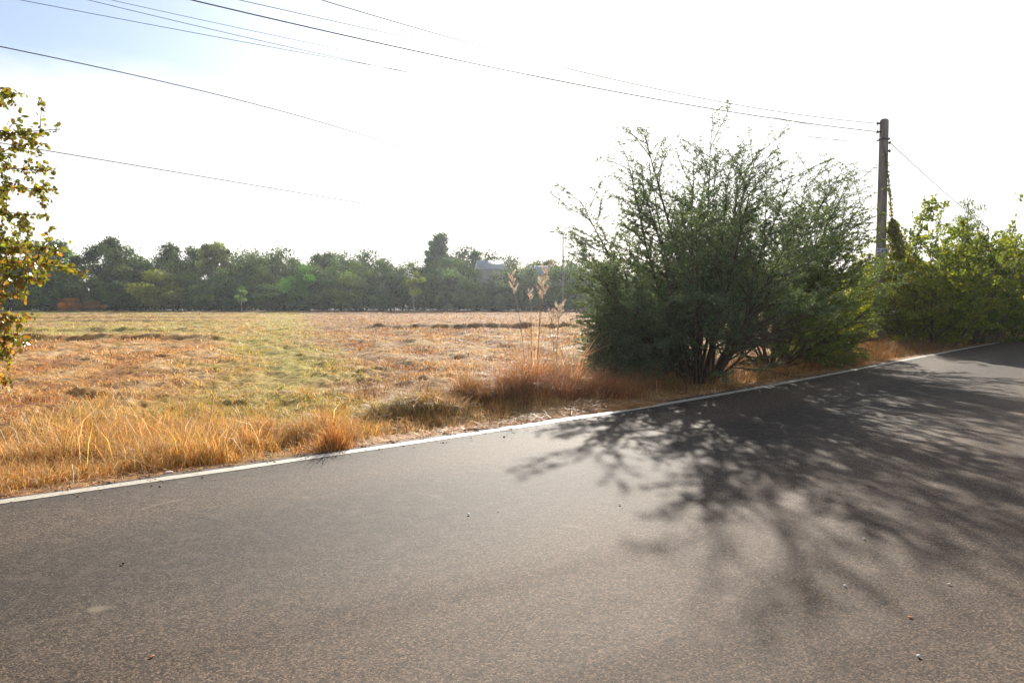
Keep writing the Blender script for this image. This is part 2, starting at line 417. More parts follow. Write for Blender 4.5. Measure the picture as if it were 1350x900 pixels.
rr = np.concatenate([[0.01], np.geomspace(1.2, 6, 40), np.geomspace(6.05, 150, 560), np.geomspace(175, 900, 14)])
aa = np.concatenate([np.radians(np.linspace(-42, 42, 520)), np.radians(np.linspace(44, 316, 90))])   # bearing from +Y
R, A = np.meshgrid(rr, aa, indexing='ij')
gx, gy = R * np.sin(A), R * np.cos(A)
lat = lateral(gx.ravel(), gy.ravel()).reshape(gx.shape)
gz = hgt(gx, gy, lat)
gc = zone(gx, gy, lat)
nr_, na_ = gx.shape
i, j = np.meshgrid(np.arange(nr_ - 1), np.arange(na_), indexing='ij'); j2 = (j + 1) % na_
fq = np.stack([i * na_ + j, (i + 1) * na_ + j, (i + 1) * na_ + j2, i * na_ + j2], -1).reshape(-1, 4)
g = mesh_from('ground', np.stack([gx, gy, gz], -1).reshape(-1, 3), fq.ravel(), np.full(len(fq), 4), ground_mat(), gc.reshape(-1, 3), None, True)
tag(g, 'dry orange brown field and roadside earth', kind='structure')

def strip(name, offs, z, mat, wob=None, i0=0, i1=None):
    L = LINE[i0:i1]; Nn = NRM[i0:i1]; ar = arc[i0:i1]
    V, UV = [], []
    for k, o in enumerate(offs):
        w = 0 if wob is None else wob(k, ar)
        V.append(np.concatenate([L + Nn * (o + np.zeros(len(L)) + w)[:, None], np.full((len(L), 1), z(o) if callable(z) else z)], 1))
        UV.append(np.stack([ar, np.full(len(ar), -o)], 1))
    V = np.stack(V, 1); UV = np.stack(UV, 1); n, m_ = V.shape[:2]
    i, j = np.meshgrid(np.arange(n - 1), np.arange(m_ - 1), indexing='ij')
    f = np.stack([i * m_ + j, i * m_ + j + 1, (i + 1) * m_ + j + 1, (i + 1) * m_ + j], -1).reshape(-1, 4)
    f = f[:, ::-1]
    return mesh_from(name, V.reshape(-1, 3), f.ravel(), np.full(len(f), 4), mat, None, None, True, UV.reshape(-1, 2))
def road_wob(k, ar):
    if k == 0: return fbm(ar, ar * 0 + 3, 4, 1.6) * .12
    if k == 1: return fbm(ar, ar * 0 + 3, 4, 1.6) * .12
    return 0
offs = [EDGE + .03, EDGE, .05, -.4, -1.2, -2.2, -3.4, -4.6, -5.6, -6.4, -ROADW - .1, -ROADW - .15]
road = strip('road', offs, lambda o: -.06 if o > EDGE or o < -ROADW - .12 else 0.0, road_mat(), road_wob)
tag(road, 'weathered grey brown asphalt road', kind='structure')
ln = strip('road_edge_line', [.075, .0, -.075], .004, road_mat(True), lambda k, ar: (fbm(ar, ar * 0 + k * 7, 3, 3.1) * .012 + fbm(ar, ar * 0, 2, .35) * .03) if k != 1 else 0)
tag(ln, 'worn cream painted line along the field edge of the road', kind='structure')

# ------------------------------------------------------------------ grass and stubble (stuff)
def jit(c, n, a=.18, r=rng): return c * np.exp(r.normal(0, a, (n, 1))) * np.exp(r.normal(0, .05, (n, 3)))
def pick(c, n, alts, r=rng):
    """replace a share of the colours"""
    u = r.random(n); acc = 0
    c = c.copy()
    for (p, col) in alts:
        m = (u >= acc) & (u < acc + p); c[m] = col; acc += p
    return c

# stubble across the field, thinning out with distance
n = 190000
rad = np.exp(rng.uniform(math.log(7.0), math.log(118), n)); ang = rng.uniform(math.radians(-40), math.radians(30), n)
x, y = rad * np.sin(ang), rad * np.cos(ang); la = lateral(x, y)
k = (la > .9); x, y, la, rad = x[k], y[k], la[k], rad[k]
dens = fbm(x, y, 3, .9) + .5 * fbm(x, y, 2, .25)
k = rng.random(len(x)) < np.clip(.5 + dens * 2.2, .04, 1); x, y, la, rad = x[k], y[k], la[k], rad[k]
n = len(x)
c = zone(x, y, la); c = pick(c, n, [(.16, C_STRAW), (.06, C_RED), (.06, C_ORANGE), (.04, C_OLIVE)])
h = rng.uniform(.04, .16, n) * (1 + .8 * np.clip(fbm(x, y, 2, .4), -.5, 1)) * (1 + smooth(14, 8, rad) * 1.0)
blades('stubble', x, y, hgt(x, y, la) - .01, h, np.maximum(.006, .0011 * rad), rng.uniform(.2, 1.3, n), jit(c * 1.1, n), M_GRASS)
tag(bpy.data.objects['stubble'], 'short cut stubble and grass over the field', 'stubble', kind='stuff')

# loose straw lying about
n = 52000
rad = np.exp(rng.uniform(math.log(6.3), math.log(60), n)); ang = rng.uniform(math.radians(-40), math.radians(22), n)
x, y = rad * np.sin(ang), rad * np.cos(ang); la = lateral(x, y)
k = (la > .15) & (rng.random(n) < np.clip(.35 + 2.2 * fbm(x + .5 * y, y * .5, 3, .6), .05, 1)); x, y, la, rad = x[k], y[k], la[k], rad[k]; n = len(x)
c = jit(np.where((rng.random(n) < .55)[:, None], C_STRAW * 1.1, C_ORANGE), n)
blades('straw', x, y, hgt(x, y, la) + .02, rng.uniform(.1, .34, n), np.maximum(.005, .0008 * rad), rng.uniform(.9, 1.4, n), c, M_GRASS, flat=.12)
tag(bpy.data.objects['straw'], 'loose pale straw lying on the field', 'straw', kind='stuff')

# long dry roadside grass
def verge(n, s0, s1, d0_, d1_, hmin, hmax, dens_bias=0.0, seed=0):
    r = np.random.default_rng(seed)
    s = r.uniform(s0, s1, n); d = d0_ + (d1_ - d0_) * r.random(n) ** 1.1
    i = np.searchsorted(arc, s).clip(1, len(arc) - 1)
    f = ((s - arc[i - 1]) / (arc[i] - arc[i - 1] + 1e-9))[:, None]
    p = LINE[i - 1] * (1 - f) + LINE[i] * f + NRM[i] * d[:, None]
    x, y = p[:, 0], p[:, 1]
    cl = fbm(x + 3, y - 8, 3, 1.5) + .5 * fbm(x, y, 2, .5)
    k = r.random(n) < np.clip(.45 + dens_bias + cl * 2.0, 0, 1) * smooth(d0_, d0_ + .5, d + cl * .4)
    x, y, d, cl, s = x[k], y[k], d[k], cl[k], s[k]; n = len(x)
    h = (hmin + (hmax - hmin) * np.clip(.45 + cl * 1.1, 0, 1)) * r.uniform(.5, 1.15, n) * (.45 + .55 * smooth(d0_, d0_ + .9, d))
    return x, y, d, cl, s, h, n
S0 = arc[np.abs(LINE[:, 1] - G(0, 662)[1]).argmin()]
SR = arc[np.abs(LINE[:, 0] - G(560, 581)[0]).argmin()]
SB = arc[np.abs(LINE[:, 0] - G(845, 538)[0]).argmin()]
X, Y, HH, CC, LL, WW = [], [], [], [], [], []
AZ = []
TUFT = 26
def put(v, cols, lean, w=(.003, .008), gain=1.0):
    x, y, d, cl, s, h, n = v
    nt_ = max(1, n // TUFT); sel = rng.choice(n, nt_, replace=False)           # a share of the points become tuft centres
    own = rng.integers(0, nt_, n); loose = rng.random(n) < .5
    th = h[sel][own] * np.exp(rng.normal(0, .12, nt_))[own] * rng.uniform(.35, 1.2, n)
    az = rng.uniform(0, 2 * PI, n); ro = np.abs(rng.normal(0, .055, n)); wind = rng.uniform(0, 2 * PI, nt_)[own]
    x = np.where(loose, x, x[sel][own] + ro * np.cos(az)); y = np.where(loose, y, y[sel][own] + ro * np.sin(az)); h = np.where(loose, h, th)
    AZ.append(np.arctan2(np.sin(az) + .7 * np.sin(wind), np.cos(az) + .7 * np.cos(wind)))
    tcol = np.exp(rng.normal(0, .22, nt_))[own][:, None]
    X.append(x); Y.append(y); HH.append(h); LL.append(rng.uniform(*lean, n)); WW.append(rng.uniform(*w, n))
    u = rng.random(n); c = np.zeros((n, 3)); acc = 0
    for p, col in cols:
        m = (u >= acc) & (u <= acc + p + 1e-6); c[m] = col; acc += p
    m = c.sum(1) == 0; c[m] = cols[0][1]
    red = smooth(.0, .45, fbm(x - 9, y + 4, 3, .8)) * .5
    c = mixc(c, C_RED * 1.2, red * (rng.random(n) < .8))
    CC.append(jit(c * gain * tcol, n, .3))
GOLDS = [(.42, C_GOLD * 1.05), (.26, C_ORANGE), (.16, C_STRAW * 1.05), (.10, C_RED), (.06, C_OLIVE)]
put(verge(120000, S0 - 5, SR, .62, 3.6, .12, .52, .02, 1), GOLDS, (.2, 1.4))
put(verge(30000, S0 - 5, SR + 2, 3.0, 6.5, .12, .42, -.05, 2), [(.4, C_GOLD), (.3, C_OLIVE * 1.2), (.3, C_STRAW)], (.3, 1.2))
put(verge(45000, S0 - 5, SB + 14, .12, 1.1, .03, .13, .15, 3), [(.4, C_ORANGE), (.25, C_STRAW), (.35, C_RED)], (.9, 1.7))
put(verge(16000, SR - .5, SB + 1, 1.0, 4.5, .08, .28, -.05, 4), [(.4, C_GOLD), (.3, C_ORANGE), (.3, C_OLIVE)], (.3, 1.2))
# beneath and between the shrubs: brown undergrowth, its colours dimmed to paint the shade there
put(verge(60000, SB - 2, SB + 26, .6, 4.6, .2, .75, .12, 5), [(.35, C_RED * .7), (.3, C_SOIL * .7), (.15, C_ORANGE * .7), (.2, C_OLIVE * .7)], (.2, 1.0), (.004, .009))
# dead end of the reddish brush
def mound(cx, cy, rx, ry, n, h0, h1, cols, lean, gain=1.0, seed=0):
    r = np.random.default_rng(seed)
    a = r.uniform(0, 2 * PI, n); q = r.random(n) ** .55
    x = cx + rx * q * np.cos(a) + r.normal(0, .08, n); y = cy + ry * q * np.sin(a) + r.normal(0, .08, n)
    cl = fbm(x, y, 3, 2.6); k = r.random(n) < np.clip(.5 + 2.2 * cl, .06, 1); x, y, q, cl = x[k], y[k], q[k], cl[k]; n = len(x)
    h = (h0 + (h1 - h0) * np.exp(-1.3 * q ** 2)) * r.uniform(.3, 1.3, n) * np.clip(1 + 1.6 * cl, .25, 1.8)
    put((x, y, None, None, None, h, n), cols, lean, (.005, .011), gain)
a0 = G(715, 528); mound(a0[0], a0[1] + .4, 1.15, .8, 26000, .15, .62, [(.4, C_RED * 1.4), (.3, np.array([.42,.27,.17])), (.3, C_STRAW * .9)], (.4, 1.3), 1.0, 1)
a0 = G(640, 528); mound(a0[0], a0[1] + .3, .8, .6, 14000, .12, .42, [(.35, C_RED*1.2), (.35, np.array([.36,.26,.17])), (.3, C_OLIVE)], (.2, 1.1), .8, 2)
a0 = G(545, 540); mound(a0[0], a0[1] + .1, .75, .4, 12000, .08, .3, [(.3, np.array([.26, .21, .16])), (.3, C_STRAW*.7), (.4, C_OLIVE)], (.5, 1.4), 1.25, 3)
a0 = G(790, 525); mound(a0[0], a0[1] + .4, .8, .7, 12000, .12, .48, [(.4, C_RED), (.3, C_ORANGE), (.3, C_SOIL)], (.1, .9), .9, 4)
a0 = G(408, 592); mound(a0[0], a0[1] + .25, .35, .28, 6000, .15, .42, [(.5, C_ORANGE), (.3, C_RED * 1.2), (.2, C_GOLD)], (.2, .9), 1.0, 5)
a0 = G(262, 600); mound(a0[0], a0[1] + .3, .45, .3, 6000, .15, .5, GOLDS, (.2, .9), 1.0, 6)
# stiff seed stems standing above the rest
a0 = G(700, 525); mound(a0[0], a0[1] + .4, 1.5, .8, 1500, .5, 1.05, [(.5, np.array([.45, .25, .15])), (.5, C_STRAW)], (.1, .8), 1.1, 11)
for px_, py_ in ((60, 600), (160, 590), (250, 585), (330, 575), (10, 585), (120, 560)):
    a0 = G(px_, py_); mound(a0[0], a0[1] + .3, 1.0, .6, 260, .22, .58, [(.6, C_STRAW * 1.1), (.4, C_GOLD)], (.15, .9), 1.0, px_)
# far side of the camera, sparse
put(verge(9000, S0 - 6, SB + 10, -ROADW - 2.4, -ROADW - .5, .06, .25, .1, 7), [(.5, C_GOLD), (.5, C_OLIVE)], (.3, 1.2))
x = np.concatenate(X); y = np.concatenate(Y); la = lateral(x, y)
ok = (la > EDGE + .02) | (la < -ROADW - .25)
h, l, w, c, az_ = [np.concatenate(q)[ok] for q in (HH, LL, WW, CC, AZ)]; x, y, la = x[ok], y[ok], la[ok]
blades('dry_grass', x, y, hgt(x, y, la) - .02, h, w, l, c, M_GRASS, az=az_)
tag(bpy.data.objects['dry_grass'], 'long golden and rust coloured dry grass along the road verge', 'grass', kind='stuff')

# grit and small stones crumbled along the road edge
def grit(n, seed):
    r = np.random.default_rng(seed); s = r.uniform(S0 - 4, SB + 12, n); d = .10 + np.abs(r.normal(0, .28, n)) - (r.random(n) < .12) * r.random(n) * .6
    i = np.searchsorted(arc, s).clip(1, len(arc) - 1); p = LINE[i] + NRM[i] * d[:, None] + r.normal(0, .05, (n, 2))
    la = lateral(p[:, 0], p[:, 1]); z = np.where(la < EDGE - .08, .001, hgt(p[:, 0], p[:, 1], la)); z = np.where(np.abs(la - EDGE) < .08, .003, z)
    sz = r.lognormal(math.log(.006), .55, n).clip(.003, .03)
    o = np.array([(1, 0, .1), (.1, 1, 0), (-1, .1, .05), (0, -1, .1), (.1, .1, .8), (0, 0, -.3)]); rot = r.uniform(0, 2 * PI, n)
    q = o[None] * (sz[:, None] * r.uniform(.6, 1.2, (n, 6)))[..., None]
    v = np.stack([q[..., 0] * np.cos(rot)[:, None] - q[..., 1] * np.sin(rot)[:, None] + p[:, :1], q[..., 0] * np.sin(rot)[:, None] + q[..., 1] * np.cos(rot)[:, None] + p[:, 1:], q[..., 2] + z[:, None] + .002], -1).reshape(-1, 3)
    f = np.array([(0, 1, 4), (1, 2, 4), (2, 3, 4), (3, 0, 4), (1, 0, 5), (2, 1, 5), (3, 2, 5), (0, 3, 5)])
    ff = (np.arange(n)[:, None, None] * 6 + f[None]).ravel()
    c = jit(np.where((r.random(n) < .5)[:, None], np.array([.28, .22, .16]), np.array([.36, .19, .10])), n, .35, r)
    o_ = mesh_from('grit', v, ff, np.full(n * 8, 3), M_GRIT, np.repeat(c, 6, 0)); tag(o_, 'grit and crumbs of soil along the edge of the road', 'grit', kind='stuff')
M_GRIT = leafmat('grit', 0.0, .9, spec=.1)
grit(9000, 3)

# ------------------------------------------------------------------ branch growth
def polyline(r, p, d, L, seg, droop, wander, lift=0.0):
    n = max(2, int(L / seg)); pts = [p]; s = L / n
    for _ in range(n):
        d = d + r.normal(0, wander, 3); d[2] += (-droop + lift) * s
        d = d / math.sqrt((d * d).sum()); p = p + d * s; pts.append(p)
    return np.array(pts)
def grow(r, stems, n1=14, l1=(1.0, 2.0), n2=9, l2=(.35, .7), start1=.15, flat1=.55, droop1=.12, droop2=.1, ang=(.6, 1.1), r0=.035, centre=None, leafstep=.025):
    polys, rads, twigs = [], [], []
    for (st, rad0) in stems:
        n = len(st); polys.append(st); rads.append(np.linspace(rad0, rad0 * .12, n))
        Ls = np.linalg.norm(np.diff(st, axis=0), axis=1).sum()
        for q in range(n1):
            f = start1 + (1 - start1) * (q + r.random()) / n1
            u = min(f * (n - 1), n - 1.001); i = int(u); p = st[i] + (st[i + 1] - st[i]) * (u - i)
            dpar = unit(st[i + 1] - st[i])
            side = unit(np.cross(dpar, r.normal(size=3)))
            a = r.uniform(*ang)
            d = dpar * math.cos(a) + side * math.sin(a)
            d[2] *= flat1; d = unit(d)
            L = r.uniform(*l1) * (1.05 - .6 * f)
            b = polyline(r, p, d, L, .18, droop1, .06)
            polys.append(b); rads.append(np.linspace(rad0 * (1 - .75 * f) * .45 + .003, .0025, len(b)))
            nb = len(b); twigs.append(b[nb // 2:])
            m = max(2, int(n2 * L / (sum(l1) / 2)))
            for t in range(m):
                ff = .12 + .88 * (t + r.random()) / m
                u = min(ff * (nb - 1), nb - 1.001); i = int(u); pp = b[i] + (b[i + 1] - b[i]) * (u - i)
                dp = unit(b[i + 1] - b[i]); sd = unit(np.cross(dp, np.array([0, 0, 1.]) + r.normal(0, .45, 3))) * (1 if t % 2 else -1)
                a = r.uniform(.5, 1.0); d2 = unit(dp * math.cos(a) + sd * math.sin(a))
                tw = polyline(r, pp, d2, r.uniform(*l2) * (1.1 - .45 * ff), .12, droop2, .07)
                polys.append(tw); rads.append(np.linspace(.004, .0015, len(tw))); twigs.append(tw)
        twigs.append(st[int(n * .7):])
    return polys, rads, twigs
def along(r, twigs, step):
    """positions and directions along the twigs, one every step metres"""
    pos, ax = [], []
    for t in twigs:
        d = np.diff(t, axis=0); L = np.linalg.norm(d, axis=1); tot = L.sum(); n = max(1, int(tot / step))
        u = np.sort(r.random(n)) * tot; cs = np.concatenate([[0], np.cumsum(L)]); i = (np.searchsorted(cs, u) - 1).clip(0, len(d) - 1)
        pos.append(t[i] + d[i] * ((u - cs[i]) / (L[i] + 1e-9))[:, None]); ax.append(d[i] / (L[i][:, None] + 1e-9))
    return np.concatenate(pos), np.concatenate(ax)

def feathery(name, base, height, spread, nst, seed, label, extra=(), tint=(.085, .105, .06), n1=14, n2=10, low=True, lstep=.0125, skew=(0, 0), lowaz=None):
    r = np.random.default_rng(seed)
    root = empty(name, (base[0], base[1], H1(base[0], base[1]) - .03))
    stems = []
    for k in range(nst):
        az = 2 * PI * (k + r.random() * .7) / nst; t = (0.06 + .80 * ((k * .618) % 1)) if k else .03
        L = height * (1.08 - .22 * t) * r.uniform(.86, 1.02)
        p0 = np.array([math.cos(az), math.sin(az), 0]) * r.uniform(.05, .35)
        d = unit(np.array([math.cos(az) * math.sin(t * spread) + skew[0], math.sin(az) * math.sin(t * spread) + skew[1], math.cos(t * spread)]))
        toroad = (d[0] - d[1]) * .7071
        if d[0] < -.35: L *= 1 - .45 * (-d[0] - .35)
        if toroad > .35: L *= 1 - .75 * (toroad - .35)
        st = polyline(r, p0, d, L, .25, (-.01 + .04 * t) * (toroad < .35), .022)
        stems.append((st, r.uniform(.03, .05)))
    if lowaz:                                          # low boughs sweeping out close to the ground
        for k in range(nst):
            az = r.uniform(*lowaz); L = r.uniform(.36, .48) * height
            d = unit(np.array([math.cos(az), math.sin(az), r.uniform(.15, 1.0)]))
            stems.append((polyline(r, np.array([0, 0, r.uniform(.1, .6)]), d, L, .25, .17, .04), .022))
    for tip in extra:
        tip = np.array(tip) - np.array(root.location); n = 18; thick = .055 if tip[0] < 0 else .04
        u = np.linspace(0, 1, n)[:, None]; st = tip * u; st[:, :2] = tip[:2] * (u ** 1.3) + r.normal(0, .02, (n, 2)).cumsum(0) * .4
        stems.append((st, thick))
    polys, rads, twigs = grow(r, stems, n1=n1, l1=(.9, 2.1), n2=n2, l2=(.16, .46), droop1=.06, droop2=.05, ang=(.35, .85), flat1=.7, start1=.2)
    wood_obj('trunk', polys, rads, M_BARK, root, 4)
    pos, ax = along(r, twigs, lstep)
    kp = r.random(len(pos)) > .5 * smooth(.6, .98, pos[:, 2] / (height * 1.08)); pos, ax = pos[kp], ax[kp]
    lr = lateral(pos[:, 0] + base[0], pos[:, 1] + base[1]); kp = (lr > .35) | (pos[:, 2] > 1.5); pos, ax = pos[kp], ax[kp]; n = len(pos)
    side = unit(np.cross(ax, np.array([0, 0, 1.]) + r.normal(0, .5, (n, 3)))) * np.where(r.random(n) < .5, 1, -1)[:, None]
    a = unit(ax * .6 + side)
    c = jit(np.broadcast_to(np.array(tint), (n, 3)), n, .28, r)
    leaves_obj('foliage', pos, a, r.uniform(.035, .078, n), .36, c, M_FEATHER, root, r)
    tag(root, label, 'shrub')
    return root

b1 = G(922, 497)
tipA = P(850, 178, b1[1] - .2)
feathery('feathery_shrub', b1, 4.65, 1.18, 27, 21, 'largest dark feathery-leaved shrub with tall spiky tips standing just off the road', extra=[tipA, P(845, 235, b1[1] + .1), P(1000, 195, b1[1] + .3), P(940, 180, b1[1] + .2)], n1=21, n2=14, tint=(.135, .18, .115), lowaz=(1.9, 3.9))  # leaf tint lightened to paint in the glare veiling this shrub
b2 = G(1042, 478) + np.array([-.35, .35, 0])
feathery('feathery_shrub', b2, 4.65, 1.38, 23, 33, 'second feathery shrub, between the largest one and the concrete pole', extra=[P(1095, 235, b2[1]), P(1142, 258, b2[1] + .3), P(1070, 222, b2[1] + .4), P(1132, 290, b2[1] - .2), P(1120, 240, b2[1] + .6)], n1=23, n2=14, tint=(.14, .185, .065), skew=(.15, .05))

# ------------------------------------------------------------------ broad-leaved roadside bushes
def broad_proto(name, height, spread, nst, seed, tint, yel=.25, size=(.045, .085), step=.015, mat=None, n1=13, n2=8):
    r = np.random.default_rng(seed); root = empty(name, (0, 0, 0))
    stems = []
    for k in range(nst):
        az = 2 * PI * (k + r.random() * .7) / nst; t = .05 + .75 * ((k * .618) % 1)
        d = unit(np.array([math.cos(az) * math.sin(t * spread), math.sin(az) * math.sin(t * spread), math.cos(t * spread)]))
        p0 = np.array([math.cos(az), math.sin(az), 0]) * r.uniform(.1, .6)
        stems.append((polyline(r, p0, d, height * r.uniform(.72, 1.02), .25, .04, .06), r.uniform(.02, .04)))
    polys, rads, twigs = grow(r, stems, n1=n1, l1=(.6, 1.3), n2=n2, l2=(.2, .5), start1=.05, flat1=.85, droop1=.05)
    wood_obj('stems', polys, rads, M_BARK, root, 3)
    pos, ax = along(r, twigs, step); n = len(pos)
    a = unit(ax * .5 + r.normal(0, .8, (n, 3)) + np.array([0, 0, -.2]))
    c = np.broadcast_to(np.array(tint), (n, 3)).copy()
    m = r.random(n) < yel; c[m] = c[m] * np.array([1.7, 1.35, .7])
    leaves_obj('foliage', pos + r.normal(0, .02, (n, 3)), a, r.uniform(*size, n), .62, jit(c, n, .25, r), mat or M_BROAD, root, r, shape='hex')
    return root
protoA = broad_proto('broadleaf_bush', 3.7, 1.0, 11, 5, (.13, .18, .035))
protoB = broad_proto('broadleaf_bush', 3.3, 1.25, 12, 6, (.085, .125, .03), .18)
protoC = broad_proto('vine_covered_bush', 2.6, 1.35, 11, 7, (.18, .21, .04), .4)
RG = 'leafy bushes along the road beyond the shrubs'
# photo x, ground y in the photo, proto, scale, tint, label
bush = [
    (1092, 466, protoC, .7, (.9, 1, .9), 'low yellow green bush in front of the second feathery shrub, left of the pole'),
    (1072, 474, protoB, .42, (.9, 1, 1), 'low dark bush under the right side of the second feathery shrub'),
    (1128, 446, protoC, 1.0, (1.2, 1.15, .8), 'bright yellow green bush seen behind the left side of the pole'),
    (1186, 449, protoC, 1.1, (1.15, 1.05, .8), 'yellow green bush at the right foot of the pole, below the hanging vine'),
    (1205, 455, protoA, .98, (1.1, 1.05, .9), 'bush with a thin leafy spike, second to the right of the pole'),
    (1242, 450, protoB, 1.12, (.8, .9, .9), 'dense dark green bush below the pale drooping tree top'),
    (1275, 446, protoA, 1.12, (1, 1, .9), 'tall bush with golden top leaves right of the dark green bush'),
    (1312, 441, protoA, 1.18, (.9, .95, .8), 'leafy bush with brown base where the road line bends out of view'),
    (1352, 437, protoB, 1.3, (1.1, 1.1, .9), 'rounded green bush at the right edge of the photo'),
]
used = set(); spots = []; BS = 1.05
for (px, py, pr, sc, tn, lb) in bush:
    g0 = G(px, py); la0 = lateral([g0[0]], [g0[1]])[0]
    if la0 < 2.0:                                   # keep the bush off the asphalt
        i = ((LINE - g0[:2]) ** 2).sum(1).argmin(); g0[:2] += NRM[i] * (2.0 - la0)
    spots.append((g0[0], g0[1], pr, sc, tn, lb))
for k, (dx, dy) in enumerate([(27.5, 36.5), (31, 41.5), (35, 47), (40, 53), (24, 38), (29, 45.5), (20.5, 33.5), (17.5, 30.5), (14.8, 28.6)]):
    lb = 'leafy bush in the hedge row behind the front bushes' if k not in (0,) else 'leafy bush just outside the right edge of the photo'
    spots.append((dx, dy, (protoA, protoB)[k % 2], 1.2 + .12 * (k % 3), (1, 1, .9), 'leafy green bush in the back row of the roadside hedge'))
for k, (bx, by, pr, sc, tn, lb) in enumerate(spots):
    loc = (bx, by, H1(bx, by) - .05); rz = 1.7 * k
    if pr.name not in used:
        used.add(pr.name); o = pr; o.location = loc; o.rotation_euler = (0, 0, rz); o.scale = (sc * BS,) * 3
        for ch in o.children: ch.color = (*tn, 1)
    else: o = copy_tree(pr, loc, rz, sc * BS, tn)
    tag(o, lb, 'bush', RG)

# slender drooping tree top rising behind the bushes
def slim_tree(name, base, h, seed, label, cat='tree', tint=(.13, .15, .09), crown=(.45, 1.0), wid=.8, leaf=(.12, .2), n=2600, mat=M_FAR, group=None, lean=0.0):
    r = np.random.default_rng(seed); root = empty(name, (base[0], base[1], H1(base[0], base[1]) - .05))
    st = polyline(r, np.zeros(3), unit(np.array([lean, 0, 1.])), h, .4, 0, .025)
    polys = [st]; rads = [np.linspace(h * .012 + .02, .012, len(st))]; tw = []
    for k in range(26):
        f = crown[0] + (crown[1] - crown[0]) * (k + .5) / 26; i = int(f * (len(st) - 1)); az = r.random() * 2 * PI
        t = (f - crown[0]) / (crown[1] - crown[0]); L = wid * (.35 + .9 * math.sin(PI * (.15 + .8 * t))) * r.uniform(.6, 1.2)
        b = polyline(r, st[i], unit(np.array([math.cos(az), math.sin(az), .9])), L, .15, .9 / max(L, .5), .08)
        polys.append(b); rads.append(np.linspace(.015, .005, len(b))); tw.append(b)
    wood_obj('trunk', polys, rads, M_PALEBARK, root, 5)
    pos, ax = along(r, tw, 26 * wid * .8 / n); m = len(pos)
    leaves_obj('crown', pos + r.normal(0, .10 * wid, (m, 3)), unit(ax * .3 + np.array([0, 0, -1.]) + r.normal(0, .4, (m, 3))), r.uniform(*leaf, m), .3, jit(np.broadcast_to(np.array(tint), (m, 3)), m, .2, r), mat, root, r)
    return tag(root, label, cat, group)
q = P(1262, 300, 44); slim_tree('slender_tree', (q[0], q[1]), P(1262, 256, 44)[2] + .1, 3, 'slender tree whose pale drooping tip rises above the roadside bushes', wid=1.0, n=1300, leaf=(.13, .22), tint=(.18, .21, .13))

# ------------------------------------------------------------------ utility pole
M_CONC = woodmat('pole_concrete', (.13, .12, .11), (.25, .235, .21), 6)
M_METAL = plain('dark_metal', (.07, .065, .06), .5, .6)
M_PORC = plain('brown_porcelain', (.12, .06, .04), .3, 0)
M_WIRE = plain('black_wire', (.03, .03, .032), .6)
pole_xy = P(1158, 455, 28.0)[:2]
pz = H1(*pole_xy); ptop = P(1159, 157, 28.0)[2]
root = empty('utility_pole', (pole_xy[0], pole_xy[1], pz - .1))
hh_ = ptop - pz + .1
mb = MB()
def frustum(mb, z0, z1, a0, a1, ch=.02):
    V = []
    for z, a in ((z0, a0), (z1 - .06, a1), (z1, a1 * .72)):
        a /= 2; c_ = ch
        V += [(-a + c_, -a, z), (a - c_, -a, z), (a, -a + c_, z), (a, a - c_, z), (a - c_, a, z), (-a + c_, a, z), (-a, a - c_, z), (-a, -a + c_, z)]
    fs = [tuple(range(8))[::-1], tuple(range(16, 24))]
    for i in range(2):
        for j in range(8): fs.append((i * 8 + j, i * 8 + (j + 1) % 8, (i + 1) * 8 + (j + 1) % 8, (i + 1) * 8 + j))
    mb.add(V, fs)
frustum(mb, 0, hh_, .27, .225)
sh = mb.build('pole_shaft', M_CONC, root); sh.rotation_euler = (0, .003, .35)
def zpx(py): return P(1158, py, 28.0)[2] - root.location[2]
att = {}
for (py, sx_) in ((163, -1), (174, -1), (199 - 11, 1), (199, 1)):
    z = zpx(py)
    m2 = MB(); m2.box((sx_ * .17, -.02, z), (.14, .05, .05)); m2.tube([(sx_ * .22, -.02, z - .05), (sx_ * .22, -.02, z + .09)], .012, 6)
    br = m2.build('bracket', M_METAL, root)
    m3 = MB(); m3.lathe((sx_ * .22, -.02, z - .055), [(.022, 0), (.045, .015), (.03, .04), (.045, .06), (.03, .085), (.02, .1)], 12)
    m3.build('insulator', M_PORC, br, True)
    att[(py, sx_)] = np.array([root.location[0] + sx_ * .22, root.location[1] - .02, root.location[2] + z + .0])
m4 = MB(); zb = zpx(184); 
for s_ in (-1, 1):
    m4.box((0, s_ * .145, zb), (.34, .012, .06)); m4.box((s_ * .155, 0, zb), (.012, .28, .06))
m4.build('clamp_band', M_METAL, root)
# small faded number plate with a blue band
M_PLATE = plain('plate_white', (.5, .5, .52), .5); M_BLUE = plain('plate_blue', (.10, .11, .28), .5); M_LIME = plain('plate_green', (.22, .3, .1), .5)
m5 = MB(); m5.box((-.03, -.165, zpx(332)), (.46, .006, .24)); pl = m5.build('sign_plate', M_PLATE, root)
m6 = MB(); m6.box((.05, -.171, zpx(331.5)), (.20, .004, .10)); m6.box((-.15, -.171, zpx(330)), (.12, .004, .035)); m6.box((-.15, -.171, zpx(333.6)), (.14, .004, .035)); m6.build('plate_marks', M_BLUE, pl)
m7 = MB(); m7.box((.05, -.171, zpx(335.3)), (.16, .004, .05)); m7.build('plate_stripe', M_LIME, pl)
tag(root, 'square grey concrete utility pole with small insulators rising behind the roadside shrubs', 'utility pole')
POLE = np.array(root.location)

